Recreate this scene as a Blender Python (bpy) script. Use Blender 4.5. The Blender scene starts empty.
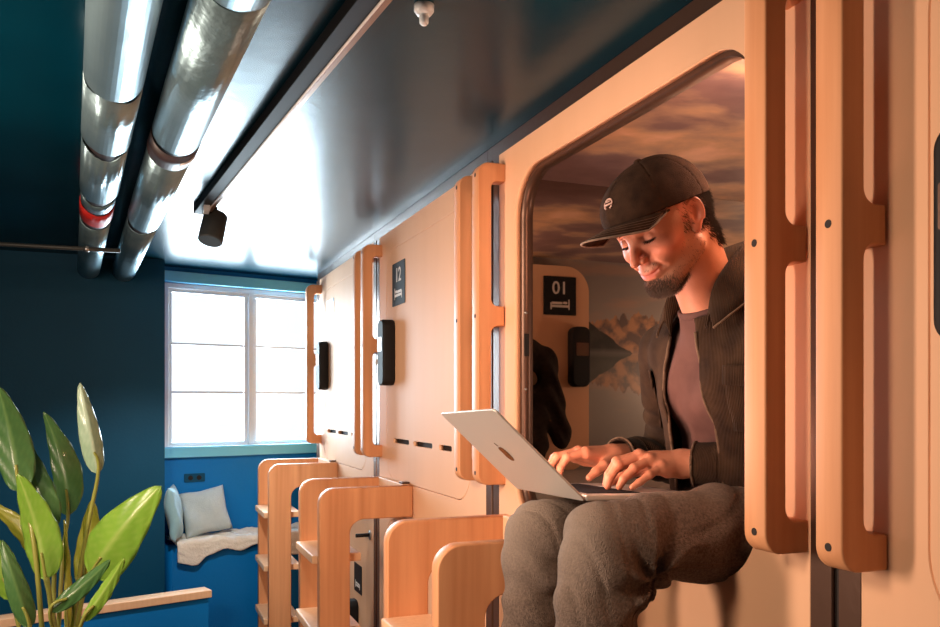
import bpy, bmesh, math, random
import numpy as np
from mathutils import Vector, Matrix
random.seed(7); rng = np.random.default_rng(7)
SC = bpy.context.scene
COL = SC.collection

# ------------------------------------------------------------------ camera, world, lights, exposure
AL = math.radians(21.43)
cam = bpy.data.cameras.new('camera'); camo = bpy.data.objects.new('camera', cam); COL.objects.link(camo)
camo.location = (0, 0, 1.6); camo.rotation_euler = (math.pi/2, 0, -AL)
cam.sensor_width = 36; cam.lens = 836/940*36; cam.shift_y = 89.5/940; cam.clip_start = .02
SC.camera = camo
SC.view_settings.view_transform = 'Standard'; SC.view_settings.look = 'None'
SC.view_settings.exposure = 0.0; SC.view_settings.gamma = 1; SC.view_settings.use_curve_mapping = False
W = bpy.data.worlds.new('overcast_sky'); SC.world = W; W.use_nodes = True
W.node_tree.nodes['Background'].inputs[0].default_value = (.93, .97, 1, 1)
W.node_tree.nodes['Background'].inputs[1].default_value = 1.3

def light(name, kind, loc, power, color, size=None, aim=None, size_y=None, spot=None):
    l = bpy.data.lights.new(name, kind); l.energy = power; l.color = color
    o = bpy.data.objects.new(name, l); COL.objects.link(o); o.location = loc
    if kind == 'AREA':
        l.shape = 'RECTANGLE' if size_y else 'SQUARE'; l.size = size
        if size_y: l.size_y = size_y
    elif size: l.shadow_soft_size = size
    if kind == 'SPOT' and spot: l.spot_size = math.radians(spot); l.spot_blend = .6
    if aim: o.rotation_euler = (Vector(aim)-Vector(loc)).to_track_quat('-Z', 'Y').to_euler()
    return o
WARM = (1, .73, .56)
light('daylight_at_window', 'AREA', (.60, 5.72, 1.85), 170, (.80, .93, 1), 1.25, (.20, 3.0, 1.75), 1.15)
light('corridor_wall_lamp', 'AREA', (-1.15, 2.0, 1.62), 35, WARM, .18, (1.0, 1.7, 1.60), .8).data.spread = math.radians(165)
light('corridor_ceiling_lamp', 'AREA', (-.75, 1.0, 2.2), 23, (1, .74, .54), .4, (.8, 3.0, 1.1)).data.spread = math.radians(150)
light('entrance_fill', 'AREA', (-.9, -1.2, 2.3), 1.5, (1, .72, .5), .6, (.8, 1.6, 1.2))  # weak general fill added behind the viewpoint, no lamp known there
light('pod_doorway_fill', 'POINT', (1.16, 1.27, 2.14), 6.5, (1, .60, .40), .03)  # unseen fill added above the doorway to brighten the pod interior
light('pod_back_fill', 'POINT', (2.75, 1.5, 1.7), 11, (1, .70, .52), .05)  # unseen fill added at the bunk's back end to light the murals
light('track_spotlight_beam', 'SPOT', (.19, 3.36, 2.14), 70, (1, .95, .85), .03, (.10, 4.3, .7), spot=84)

# ------------------------------------------------------------------ helpers
def at(x, y, D):
    "point D metres in front of the viewpoint seen in direction x, y"
    L = (x-470)*D/836
    return Vector((L*math.cos(AL)+D*math.sin(AL), -L*math.sin(AL)+D*math.cos(AL), 1.6-(y-403)*D/836))

def nn(m): return m.node_tree.nodes
def mat(name, col, rough=.5, metal=0, spec=.5, noise=None, bump=None, coat=0, sheen=0, sss=0, emit=None, estr=0, col2=None):
    """noise=(scale, amount[, stretch xyz]) mixes col with col2; bump=(scale, strength[, stretch])"""
    m = bpy.data.materials.new(name); m.use_nodes = True; nt = m.node_tree; b = nt.nodes['Principled BSDF']
    b.inputs['Base Color'].default_value = (*col, 1); b.inputs['Roughness'].default_value = rough
    b.inputs['Metallic'].default_value = metal; b.inputs['Specular IOR Level'].default_value = spec
    b.inputs['Coat Weight'].default_value = coat; b.inputs['Sheen Weight'].default_value = sheen
    if sss:
        b.inputs['Subsurface Weight'].default_value = sss; b.inputs['Subsurface Radius'].default_value = (.8, .3, .15); b.inputs['Subsurface Scale'].default_value = .01
    if emit: b.inputs['Emission Color'].default_value = (*emit, 1); b.inputs['Emission Strength'].default_value = estr
    tc = nt.nodes.new('ShaderNodeTexCoord')
    def tex(scale, st):
        mp = nt.nodes.new('ShaderNodeMapping'); mp.inputs['Scale'].default_value = st
        nt.links.new(tc.outputs['Object'], mp.inputs[0])
        n = nt.nodes.new('ShaderNodeTexNoise'); n.inputs['Scale'].default_value = scale; n.inputs['Detail'].default_value = 4
        nt.links.new(mp.outputs[0], n.inputs['Vector']); return n
    if noise:
        n = tex(noise[0], noise[2] if len(noise) > 2 else (1, 1, 1))
        r = nt.nodes.new('ShaderNodeMapRange'); r.inputs[1].default_value = .3; r.inputs[2].default_value = .7
        r.inputs[3].default_value = 0; r.inputs[4].default_value = noise[1]
        nt.links.new(n.outputs[0], r.inputs[0])
        mx = nt.nodes.new('ShaderNodeMix'); mx.data_type = 'RGBA'
        mx.inputs[6].default_value = (*col, 1); mx.inputs[7].default_value = (*(col2 or [c*.5 for c in col]), 1)
        nt.links.new(r.outputs[0], mx.inputs[0]); nt.links.new(mx.outputs[2], b.inputs['Base Color'])
    if bump:
        n = tex(bump[0], bump[2] if len(bump) > 2 else (1, 1, 1))
        bp = nt.nodes.new('ShaderNodeBump'); bp.inputs['Strength'].default_value = bump[1]; bp.inputs['Distance'].default_value = .01
        nt.links.new(n.outputs[0], bp.inputs['Height']); nt.links.new(bp.outputs[0], b.inputs['Normal'])
    return m

M = {}
M['wood'] = mat('beech_plywood', (.76, .37, .185), .48, spec=.25, noise=(30, .85, (1, 1, .04)), col2=(.58, .24, .105))
M['wood_edge'] = mat('plywood_edge', (.86, .54, .33), .5, spec=.3, noise=(60, .45, (1, 1, .05)), col2=(.70, .38, .2))
M['panel'] = mat('pod_panel_plywood', (.83, .485, .295), .6, spec=.25, noise=(9, .35, (1, 1, .12)), col2=(.74, .41, .23))
M['rail_brown'] = mat('anodised_brown', (.12, .065, .045), .35, .6, bump=(40, .05))
M['black'] = mat('matt_black', (.010, .009, .010), .65, spec=.3, noise=(30, .3))
M['gap'] = mat('dark_gap', (.02, .012, .01), .8, noise=(30, .2))
M['ceiling'] = mat('teal_gloss_paint', (.0, .022, .038), .27, spec=.30, noise=(3, .5), col2=(.0, .040, .065), bump=(7, .10))
nn(M['ceiling'])['Principled BSDF'].inputs['Specular Tint'].default_value = (.30, .80, 1, 1)
nn(M['ceiling'])['Principled BSDF'].inputs['Coat Roughness'].default_value = .22
M['navy'] = mat('wall_blue_dimmed', (.0, .062, .135), .55, spec=.2, noise=(4, .4), col2=(.0, .078, .165), bump=(60, .08))  # wall blue darkened, dim light on these walls put into the colour
M['blue'] = mat('wall_blue_lit', (.0, .17, .52), .55, spec=.25, noise=(4, .3), col2=(.0, .19, .56), bump=(60, .08))  # wall blue brightened, daylight in the alcove put into the colour
M['floor'] = mat('dark_floor', (.05, .05, .055), .4, noise=(5, .5))
M['foil'] = mat('pipe_foil', (.27, .40, .45), .38, .8, noise=(6, .6), col2=(.14, .24, .29), bump=(16, .55))
M['dark_tape'] = mat('dark_tape', (.016, .014, .016), .5, noise=(40, .6), col2=(.07, .025, .015))
M['red_tape'] = mat('red_tape', (.55, .02, .015), .5, noise=(40, .4))
M['steel'] = mat('brushed_steel', (.5, .5, .5), .3, .9, noise=(50, .3))
M['white'] = mat('white_paint', (.75, .82, .85), .4, noise=(20, .15), col2=(.65, .74, .8))
M['cyan'] = mat('pale_cyan_paint', (.16, .60, .85), .4, noise=(20, .15), col2=(.13, .52, .78))
M['track'] = mat('bronze_track', (.30, .17, .10), .35, .5, noise=(30, .3))
M['grey'] = mat('grey_metal', (.055, .06, .058), .5, .2, noise=(60, .3), bump=(150, .1))
M['alu'] = mat('laptop_aluminium', (.72, .66, .60), .38, .35, bump=(400, .02))
M['logo'] = mat('polished_logo', (.12, .09, .07), .15, .9, noise=(20, .2))
M['key'] = mat('key_black', (.012, .012, .014), .7, spec=.12, noise=(80, .3))
M['screen'] = mat('lit_screen', (.02, .02, .02), .3, emit=(1, .52, .36), estr=16.0, noise=(20, .1))
M['signwhite'] = mat('sign_white', (.8, .74, .68), .5, noise=(40, .1))
M['glare'] = mat('sign_glare', (.55, .65, .68), .3, noise=(20, .2))  # glare on the far sign painted as its plate colour
M['fleece'] = mat('sheepskin', (.85, .80, .72), .9, noise=(30, .5), col2=(.72, .66, .58), bump=(70, .6), sheen=.5)
M['pillow_blue'] = mat('pale_blue_linen', (.30, .52, .60), .9, noise=(40, .4), col2=(.24, .44, .54), bump=(160, .3), sheen=.3)
M['pillow_grey'] = mat('pale_grey_linen', (.48, .56, .58), .9, noise=(40, .4), col2=(.38, .46, .50), bump=(160, .3), sheen=.3)
M['mirror'] = mat('bronze_mirror', (.62, .56, .50), .015, 1.0, noise=(2, .1))
M['mattress'] = mat('mattress_fabric', (.35, .30, .27), .9, noise=(60, .4), bump=(200, .2))

def link(name, me, m=None, parent=None, smooth=False, label=None):
    o = bpy.data.objects.new(name, me); COL.objects.link(o)
    if m is not None and not me.materials: me.materials.append(m)
    if smooth:
        for p in me.polygons: p.use_smooth = True
    if parent is not None:
        # vertices are given in world space: bring them into the parent's space
        mw = wm(parent).inverted(); me.transform(mw); o.parent = parent
    if label: o['label'] = label
    return o
def wm(o):
    m = Matrix.Translation(o.location)
    return m if o.parent is None else wm(o.parent) @ m
def thing(name, label, cat, loc, group=None):
    o = bpy.data.objects.new(name, None); COL.objects.link(o); o.location = loc; o.empty_display_size = .1
    return tag(o, label, cat, group)
def tag(o, label, cat, group=None):
    o['label'] = label; o['category'] = cat
    if group: o['group'] = group
    return o
def struct(o): o['kind'] = 'structure'; return o

def bm_new(): return bmesh.new()
def bm_box(bm, a, b, bev=0):
    a, b = Vector(a), Vector(b)
    r = bmesh.ops.create_cube(bm, size=1, matrix=Matrix.Translation((a+b)/2) @ Matrix.Diagonal((*[abs(q) for q in (b-a)], 1)))
    if bev:
        es = list({e for v in r['verts'] for e in v.link_edges})
        bmesh.ops.bevel(bm, geom=es, offset=bev, segments=2, affect='EDGES', profile=.6)
def to_me(bm, name='m'):
    bmesh.ops.recalc_face_normals(bm, faces=bm.faces)
    me = bpy.data.meshes.new(name); bm.to_mesh(me); bm.free(); return me
def box(name, a, b, m, parent=None, bev=.002, rot=None, label=None):
    bm = bm_new(); bm_box(bm, a, b, bev)
    if rot is not None: bmesh.ops.transform(bm, matrix=rot, verts=bm.verts)
    return link(name, to_me(bm), m, parent, label=label)
def tube(name, pts, radii, m, parent=None, seg=20, cap=True, smooth=True, label=None, wob=0):
    pts = [Vector(p) for p in pts]; bm = bm_new(); rings = []
    if isinstance(radii, (int, float)): radii = [radii]*len(pts)
    for i, p in enumerate(pts):
        d = (pts[min(i+1, len(pts)-1)]-pts[max(i-1, 0)]).normalized()
        u = d.orthogonal().normalized() if abs(d.z) > .9 else d.cross(Vector((0, 0, 1))).normalized(); v = d.cross(u)
        rings.append([bm.verts.new(p+(u*math.cos(t)+v*math.sin(t))*radii[i]*(1+wob*random.uniform(-1, 1))) for t in [2*math.pi*k/seg for k in range(seg)]])
    for a, b in zip(rings, rings[1:]):
        for k in range(seg): bm.faces.new((a[k], a[(k+1) % seg], b[(k+1) % seg], b[k]))
    if cap: bm.faces.new(rings[0][::-1]); bm.faces.new(rings[-1])
    return link(name, to_me(bm), m, parent, smooth, label)
def rr(u0, v0, u1, v1, r, n=8):
    return rpoly([(u0, v0, r), (u1, v0, r), (u1, v1, r), (u0, v1, r)], n)
def rpoly(ps, n=8):
    "polygon with a radius per corner"
    out = []; N = len(ps)
    for i, (x, y, r) in enumerate(ps):
        p = Vector((x, y)); a = Vector(ps[i-1][:2])-p; b = Vector(ps[(i+1) % N][:2])-p
        if r <= 0: out.append((x, y)); continue
        a.normalize(); b.normalize(); ang = a.angle(b); t = r/math.tan(ang/2)
        c = p+(a+b).normalized()*(r/math.sin(ang/2)); s = p+a*t-c; e = p+b*t-c
        t0 = math.atan2(s.y, s.x); t1 = math.atan2(e.y, e.x); d = (t1-t0+math.pi) % (2*math.pi)-math.pi
        out += [(c.x+r*math.cos(t0+d*k/n), c.y+r*math.sin(t0+d*k/n)) for k in range(n+1)]
    return out
def circ(cx, cy, r, n=24, ry=None):
    return [(cx+r*math.cos(2*math.pi*k/n), cy+(ry or r)*math.sin(2*math.pi*k/n)) for k in range(n)]
def eval_curve(cu):
    o = bpy.data.objects.new('tmp', cu); COL.objects.link(o)
    dg = bpy.context.evaluated_depsgraph_get(); me = bpy.data.meshes.new_from_object(o.evaluated_get(dg), depsgraph=dg)
    bpy.data.objects.remove(o); me.materials.clear(); return me
def plate_me(loops, th, frame, bevel=0):
    "flat plate with holes: loops in (u, v); frame maps (u, v, w) to world; plate spans w in [0, th]"
    cu = bpy.data.curves.new('c', 'CURVE'); cu.dimensions = '2D'; cu.fill_mode = 'BOTH'
    cu.extrude = th/2-bevel; cu.bevel_depth = bevel; cu.bevel_resolution = 1; cu.offset = -bevel
    for l in loops:
        s = cu.splines.new('POLY'); s.points.add(len(l)-1); s.use_cyclic_u = True
        for p, q in zip(s.points, l): p.co = (q[0], q[1], 0, 1)
    me = eval_curve(cu); me.transform(Matrix.Translation((0, 0, th/2))); me.transform(frame)
    bm = bm_new(); bm.from_mesh(me); bmesh.ops.remove_doubles(bm, verts=bm.verts, dist=1e-5); bmesh.ops.recalc_face_normals(bm, faces=bm.faces); bm.to_mesh(me); bm.free()
    return me
def plate(name, loops, th, frame, m, parent=None, bevel=0, label=None):
    return link(name, plate_me(loops, th, frame, bevel), m, parent, label=label)
def F(o, u, v):
    u = Vector(u); v = Vector(v); w = u.cross(v); mm = Matrix((u, v, w)).transposed().to_4x4(); mm.translation = o; return mm
def FW(x):   # on the pod wall: u runs towards -Y (reading direction), v up, w out into the corridor
    return F((x, 0, 0), (0, -1, 0), (0, 0, 1))
def FY(y):   # profile in X, Z; w runs towards -Y
    return F((0, y, 0), (1, 0, 0), (0, 0, 1))
def text_me(s, size, frame, th=.001):
    cu = bpy.data.curves.new('t', 'FONT'); cu.body = s; cu.size = size; cu.extrude = th; cu.align_x = 'CENTER'; cu.offset = size*.012
    me = eval_curve(cu); me.transform(frame); return me
def join_me(ms):
    bm = bm_new()
    for me in ms: bm.from_mesh(me)
    me = bpy.data.meshes.new('j'); bm.to_mesh(me); bm.free(); return me

# ------------------------------------------------------------------ setting
CZ = 2.39; WX = 1.0
struct(box('floor', (-2.3, -2.3, -.1), (3.3, 6.2, 0), M['floor'], bev=0))
struct(box('ceiling', (-2.3, -2.3, CZ), (3.3, 6.2, CZ+.1), M['ceiling'], bev=0))
struct(box('wall_left', (-2.3, -2.2, 0), (-2.2, 5.0, CZ), M['navy'], bev=0))
struct(box('wall_back', (-2.2, -2.3, 0), (3.2, -2.2, CZ), M['navy'], bev=0))
struct(box('wall_right', (3.12, -2.2, 0), (3.2, 6.2, CZ), M['navy'], bev=0))
struct(box('wall_far', (-2.2, 4.90, 0), (.117, 5.0, CZ), M['navy'], bev=0))
# window wall: skewed plane, u to the right along it
PA, PB = Vector((.123, 5.141, 0)), Vector((1.10, 5.38, 0))
wu = (PB-PA).normalized(); wn = wu.cross(Vector((0, 0, 1)))      # wn points back into the room
FWIN = F(PA, wu, (0, 0, 1))
WU0, WU1, WZ0, WZ1 = .0, 1.10, 1.346, 2.30
fr = FWIN.copy(); fr.translation = PA-wn*.14
struct(plate('wall_window', [[(-.4, 0), (2.3, 0), (2.3, CZ), (-.4, CZ)], [(WU0, WZ0-.06), (WU1, WZ0-.06), (WU1, WZ1), (WU0, WZ1)]], .14, fr, M['blue']))
# the near jamb side of the alcove
struct(box('wall_return', (.03, 4.99, 0), (.10, 5.35, CZ), M['navy'], bev=0))

# window
fr = FWIN.copy(); fr.translation = PA-wn*.06
win = struct(plate('window_1', [[(WU0, WZ0-.06), (WU1, WZ0-.06), (WU1, WZ1), (WU0, WZ1)],
      [(WU0+.025, WZ0), (WU0+.025, WZ1-.03), (WU0+.505, WZ1-.03), (WU0+.505, WZ0)][::1],
      [(WU0+.535, WZ0), (WU0+.535, WZ1-.03), (WU1-.03, WZ1-.03), (WU1-.03, WZ0)]], .05, fr, M['white'], bevel=.004))
def sash(u0, u1):
    fr = FWIN.copy(); fr.translation = PA-wn*.05
    z = [WZ0, 1.664, 1.948, WZ1-.03]
    loops = [[(u0, z[0]), (u1, z[0]), (u1, z[3]), (u0, z[3])]]
    for k in range(3):
        loops.append([(u0+.022, z[k]+(.022 if k == 0 else .006)), (u0+.022, z[k+1]-(.022 if k == 2 else .006)),
                      (u1-.022, z[k+1]-(.022 if k == 2 else .006)), (u1-.022, z[k]+(.022 if k == 0 else .006))])
    link('window_sash', plate_me(loops, .025, fr, .002), M['white'], win)
    g = bpy.data.materials.get('window_glass')
    if not g:
        g = bpy.data.materials.new('window_glass'); g.use_nodes = True; nt = g.node_tree; nt.nodes.clear()
        o = nt.nodes.new('ShaderNodeOutputMaterial'); t = nt.nodes.new('ShaderNodeBsdfTransparent'); gl = nt.nodes.new('ShaderNodeBsdfGlossy')
        gl.inputs['Roughness'].default_value = .05; t.inputs[0].default_value = (.95, .98, 1, 1)
        mx = nt.nodes.new('ShaderNodeMixShader'); mx.inputs[0].default_value = .06
        nt.links.new(t.outputs[0], mx.inputs[1]); nt.links.new(gl.outputs[0], mx.inputs[2]); nt.links.new(mx.outputs[0], o.inputs[0])
    fr2 = FWIN.copy(); fr2.translation = PA-wn*.041
    link('glass_pane', plate_me([[(u0, z[0]), (u1, z[0]), (u1, z[3]), (u0, z[3])]], .004, fr2), g, win)
sash(WU0+.025, WU0+.505); sash(WU0+.535, WU1-.03)
fr = FWIN.copy(); fr.translation = PA
struct(plate('window_sill_1', [[(WU0-.02, WZ0-.064), (WU1+.1, WZ0-.064), (WU1+.1, WZ0-.002), (WU0-.02, WZ0-.002)]], .035, fr, M['cyan'], bevel=.004))
struct(plate('trim_1', [[(WU0-.02, WZ1), (WU1+.1, WZ1), (WU1+.1, CZ-.028), (WU0-.02, CZ-.028)]], .045, fr, M['cyan'], bevel=.004))
# outlet
plug = thing('wall_outlet', 'dark blue outlet plate on the blue wall above the pale pillows', 'outlet', PA+wu*.16+Vector((0, 0, 1.12)))
fo = FWIN.copy(); fo.translation = PA
o = plate('cover_plate', [rr(.11, 1.135, .23, 1.185, .006)], .008, fo, M['navy'], plug)
fo2 = FWIN.copy(); fo2.translation = PA+wn*.008
plate('socket', [circ(.145, 1.16, .014)], .002, fo2, M['black'], plug); plate('socket', [circ(.195, 1.16, .014)], .002, fo2, M['black'], plug)

# window seat: built-in box with wooden top
fr = FWIN.copy(); fr.translation = PA
struct(plate('trim_2', [[(-.02, 0), (1.0, 0), (1.0, .79), (-.02, .79)]], .22, fr, M['blue']))
# low wall with timber cap
K0 = Vector((.332, 4.433, 0)); kd = Vector((-.911, -.273, 0)).normalized(); kn = Vector((0, 0, 1)).cross(kd)
rail = thing('low_partition', 'low blue partition with a pale timber cap behind the plant', 'partition', K0)
fk = F(K0, -kd, (0, 0, 1)); fk.translation = K0
fk2 = fk.copy(); fk2.translation = K0-Vector(-kd).cross(Vector((0, 0, 1)))*.09
plate('base', [[(-1.9, 0), (-.012, 0), (-.012, .612), (-1.9, .612)]], .07, fk2, M['blue'], rail)
fk3 = fk.copy(); fk3.translation = K0-Vector(-kd).cross(Vector((0, 0, 1)))*.10
plate('timber_cap', [rr(-1.9, .612, 0, .65, .004)], .10, fk3, M['wood_edge'], rail, bevel=.003)

# ------------------------------------------------------------------ pods
DY0, DY1 = .175, .165        # door margins at near and far joint
DZ0, DZ1 = 1.27, 2.26
def handle(yf, parent, th=.05):
    z0, z1 = 1.359, 2.306; X0, X1 = .913, WX
    pr = [(X1, z0, .004), (X0, z0, .034), (X0, z1, .034), (X1, z1, .004),
          (X1, z1-.052, 0), (.955, z1-.052, .022), (.955, 1.885, .022), (X1-.004, 1.885, 0), (X1-.004, 1.827, 0), (.955, 1.827, .022), (.955, z0+.052, .022), (X1, z0+.052, 0)]
    h = plate('handle_bracket', [rpoly(pr)], th, FY(yf), M['wood'], parent, bevel=.003)
    for z in (z0+.035, 1.856, z1-.035):
        f = FW(X0+.0006); link('bolt_hole', plate_me([circ(-(yf-th/2), z, .0062, 16)], .0012, f), M['gap'], h)
    return h
def sign(y0, y1, z0, z1, X, parent, num, f=None, m=None):
    f = f or FW(X)
    s = plate('sign_plate', [rr(-y1, z0, -y0, z1, .004)], .003, f, m or M['black'], parent)
    cx = -(y0+y1)/2; w = y1-y0; h = z1-z0; f2 = f @ Matrix.Translation((0, 0, .0032))
    if num: link('sign_number', text_me(num, h*.46, f2 @ Matrix.Translation((cx, z0+h*.55, 0)), .0005), M['signwhite'], s)
    a = cx-w*.27; b = cx+w*.27; zb = z0+h*.14
    bed = [rr(a-.004, zb, a+.002, zb+h*.27, .001, 2), rr(b-.002, zb, b+.004, zb+h*.18, .001, 2), rr(a+.002, zb+h*.06, b-.002, zb+h*.12, .001, 2),
           rr(a+.008, zb+h*.15, a+.03, zb+h*.21, .004, 3), rr(a+.034, zb+h*.14, b-.003, zb+h*.20, .002, 3)]
    link('bed_symbol', join_me([plate_me([l], .001, f2) for l in bed]), M['signwhite'], s)
    return s
def lock(y1, z0, z1, X, parent, f=None, w=.12, lever=True, w2=.105):
    f = f or FW(X)
    h = plate('lock_housing', [rr(-y1, z0, -y1+w*.8, z1, .032)], .055, f, M['black'], parent, bevel=.008)
    f2 = f @ Matrix.Translation((0, 0, .055))
    zc = (z0+z1)/2
    plate('keypad_window', [rr(-y1+.012, zc+.005, -y1+w*.8-.02, zc+.065, .004)], .002, f2, M['rail_brown'], h)
    if lever: plate('lever', [rr(-y1-.105, zc-.045, -y1+.01, zc-.022, .008)], .016, f @ Matrix.Translation((0, 0, .02)), M['white'], h)
    return h
def vent_slots(yfar):
    return [rr(-(yfar-a), 1.43, -(yfar-b), 1.45, .008, 4) for a, b in ((.275, .50), (.56, .79), (.865, 1.0))]
def pod(yn, yf, label, num, has_door=True, ladder_label=None, lower=True, smark=None):
    p = thing('capsule_pod', label, 'sleeping pod', (WX, (yn+yf)/2, 0), 'timber capsule pods along the corridor')
    ya, yb = yn+.052, yf-.052
    oy0, oy1 = yn+DY0, yf-DY1
    f = FW(WX+.018)
    outer = [(-yb, .06), (-ya, .06), (-ya, 2.345), (-yb, 2.345)]
    hole = rr(-oy1, DZ0, -oy0, DZ1, .13, 14)[::-1]
    lh = rr(-oy1+.0, .16, -oy0, 1.10, .10, 12)[::-1]
    plate('front_panel', [outer, hole, lh], .018, f, M['panel'], p)
    ld = plate('lower_door', [rr(-oy1+.004, .164, -oy0-.004, 1.096, .098, 12)], .018, f, M['panel'], p)
    box('carcass', (WX+.02, ya, .03), (WX+2.0, yb, .12), M['gap'], p)
    box('cornice', (WX+.006, yn+.052, 2.345), (WX+.03, yf+.051, CZ), M['rail_brown'], p)
    # joint rail on the far joint: brown profile with a dark slot
    r = plate('joint_rail', [[(-(yf+.05), 0), (-(yf+.007), 0), (-(yf+.007), 2.345), (-(yf+.05), 2.345)]], .012, FW(WX+.012), M['rail_brown'], p)
    r = plate('joint_rail', [[(-(yf-.008), 0), (-(yf-.05), 0), (-(yf-.05), 2.345), (-(yf-.008), 2.345)][::-1]], .012, FW(WX+.012), M['rail_brown'], p)
    box('rail_slot', (WX+.008, yf-.008, 0), (WX+.03, yf+.007, 2.345), M['gap'], p, bev=0)
    box('rail_slot', (WX+.002, yf-.058, 0), (WX+.03, yf-.052, 2.345), M['gap'], p, bev=0)
    box('side_wall', (WX+.04, yf-.012, .1), (3.04, yf-.002, CZ-.02), M['gap'], p, bev=0)
    if has_door:
        d = plate('door', [rr(-oy1+.004, DZ0+.004, -oy0-.004, DZ1-.004, .126, 14)]+[s[::-1] for s in vent_slots(yf)], .018, f, M['panel'], p)
        box('slot_backing', (WX+.02, oy0+.05, 1.40), (WX+.03, oy1-.05, 1.48), M['gap'], d, bev=0)
        box('inner_backing', (WX+.032, oy0-.03, DZ0-.03), (WX+.04, oy1+.03, DZ1+.03), M['gap'], p, bev=0)
        sign(yf-.45, yf-.27, 2.01, 2.19, WX, d, num, m=smark)
        lock(yf-.215, 1.675, 1.955, WX, d, lever=yf > 1.5)
    box('inner_backing', (WX+.032, oy0-.03, .13), (WX+.04, oy1+.03, 1.13), M['gap'], p, bev=0)
    sign(yn+.27, yn+.42, .66, .80, WX, ld, None)
    lock(yn+.43, .36, .62, WX, ld, lever=False)
    for yy in (yn+.105, yf-.05): handle(yy, p)
    return p
J = [-.36, 1.0, 2.36, 3.72, 5.08]
pod(J[0], J[1], 'nearest timber capsule pod, at the right edge beyond the twin wooden handles', None)
pod10 = pod(J[1], J[2], 'open timber capsule pod with the man sitting in its doorway', None, has_door=False)
pod(J[2], J[3], 'closed timber capsule pod numbered 12 behind the laptop', '12')
pod(J[3], J[4], 'farthest timber capsule pod beside the bright window, greyish in daylight', None, smark=M['glare'])

# interior of the open pod
ya, yb = J[1]+.10, J[2]-.035
def mural_material():
    m = bpy.data.materials.new('mountain_lake_mural'); m.use_nodes = True; nt = m.node_tree; N = nt.nodes; Lk = nt.links.new
    b = N['Principled BSDF']; b.inputs['Roughness'].default_value = .45
    tc = N.new('ShaderNodeTexCoord'); sp = N.new('ShaderNodeSeparateXYZ'); Lk(tc.outputs['Object'], sp.inputs[0])
    def math_(op, a, b_=None, c=None):
        n = N.new('ShaderNodeMath'); n.operation = op
        for i, v in enumerate((a, b_, c)):
            if v is None: continue
            if isinstance(v, (int, float)): n.inputs[i].default_value = v
            else: Lk(v, n.inputs[i])
        return n.outputs[0]
    def mixc(f, a, c):
        n = N.new('ShaderNodeMix'); n.data_type = 'RGBA'; Lk(f, n.inputs[0]) if not isinstance(f, float) else None
        for i, v in ((6, a), (7, c)):
            if isinstance(v, tuple): n.inputs[i].default_value = (*v, 1)
            else: Lk(v, n.inputs[i])
        return n.outputs[2]
    def step(x, lo, hi):
        n = N.new('ShaderNodeMapRange'); Lk(x, n.inputs[0]); n.inputs[1].default_value = lo; n.inputs[2].default_value = hi; return n.outputs[0]
    def noise1(scale, detail, off, vec=None):
        n = N.new('ShaderNodeTexNoise'); n.inputs['Scale'].default_value = scale; n.inputs['Detail'].default_value = detail
        cb = N.new('ShaderNodeCombineXYZ'); Lk(math_('ADD', hx, off), cb.inputs[0]); Lk(cb.outputs[0], n.inputs['Vector']); return n.outputs[0]
    hx = math_('ADD', math_('ADD', sp.outputs[0], sp.outputs[1]), 2.68)     # runs along the wall and round its corner
    WL = 1.845
    dz = math_('SUBTRACT', sp.outputs[2], WL); ad = math_('ABSOLUTE', dz)
    wob = N.new('ShaderNodeTexNoise'); wob.inputs['Scale'].default_value = 14; wob.inputs['Detail'].default_value = 5
    Lk(tc.outputs['Object'], wob.inputs['Vector'])
    # sky: warm low, mauve high with streaked cloud
    mp = N.new('ShaderNodeMapping'); mp.inputs['Scale'].default_value = (1.2, 1.2, 5); Lk(tc.outputs['Object'], mp.inputs[0])
    cl = N.new('ShaderNodeTexNoise'); cl.inputs['Scale'].default_value = 2.2; cl.inputs['Detail'].default_value = 6; Lk(mp.outputs[0], cl.inputs['Vector'])
    sky = mixc(step(ad, .0, .45), (.40, .36, .32), (.30, .27, .26))
    sky = mixc(math_('MULTIPLY', step(cl.outputs[0], .5, .66), .55), sky, (.55, .34, .24))
    # peaks
    ridge = math_('ADD', math_('MULTIPLY', noise1(13, 10, 3.1), .32), .0)
    bell = math_('MULTIPLY', math_('MAXIMUM', math_('SUBTRACT', 1.0, math_('MULTIPLY', math_('ABSOLUTE', math_('SUBTRACT', hx, 3.38)), 3.2)), 0.0), .06)
    hgt = math_('ADD', ridge, math_('SUBTRACT', bell, .02))
    pk = step(math_('SUBTRACT', hgt, ad), -.002, .004)
    rock = mixc(step(wob.outputs[0], .42, .58), (.55, .30, .17), (.16, .12, .11))
    col = mixc(pk, sky, rock)
    # dark near hill falling away from the door side
    hill = math_('ADD', math_('MULTIPLY', math_('SUBTRACT', 3.34, hx), .62), math_('MULTIPLY', noise1(16, 6, 9.0), .05))
    hm = step(math_('SUBTRACT', hill, math_('ADD', ad, .02)), -.002, .004)
    col = mixc(hm, col, mixc(step(wob.outputs[0], .45, .7), (.02, .022, .02), (.06, .055, .045)))
    mist = math_('MULTIPLY', step(ad, .025, .0), .35)
    col = mixc(mist, col, (.34, .30, .28))
    # water darkens a touch and ripples
    wat = step(dz, .0, -.01)
    col = mixc(math_('MULTIPLY', wat, .30), col, (.14, .15, .13))
    Lk(col, b.inputs['Base Color']); return m
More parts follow.
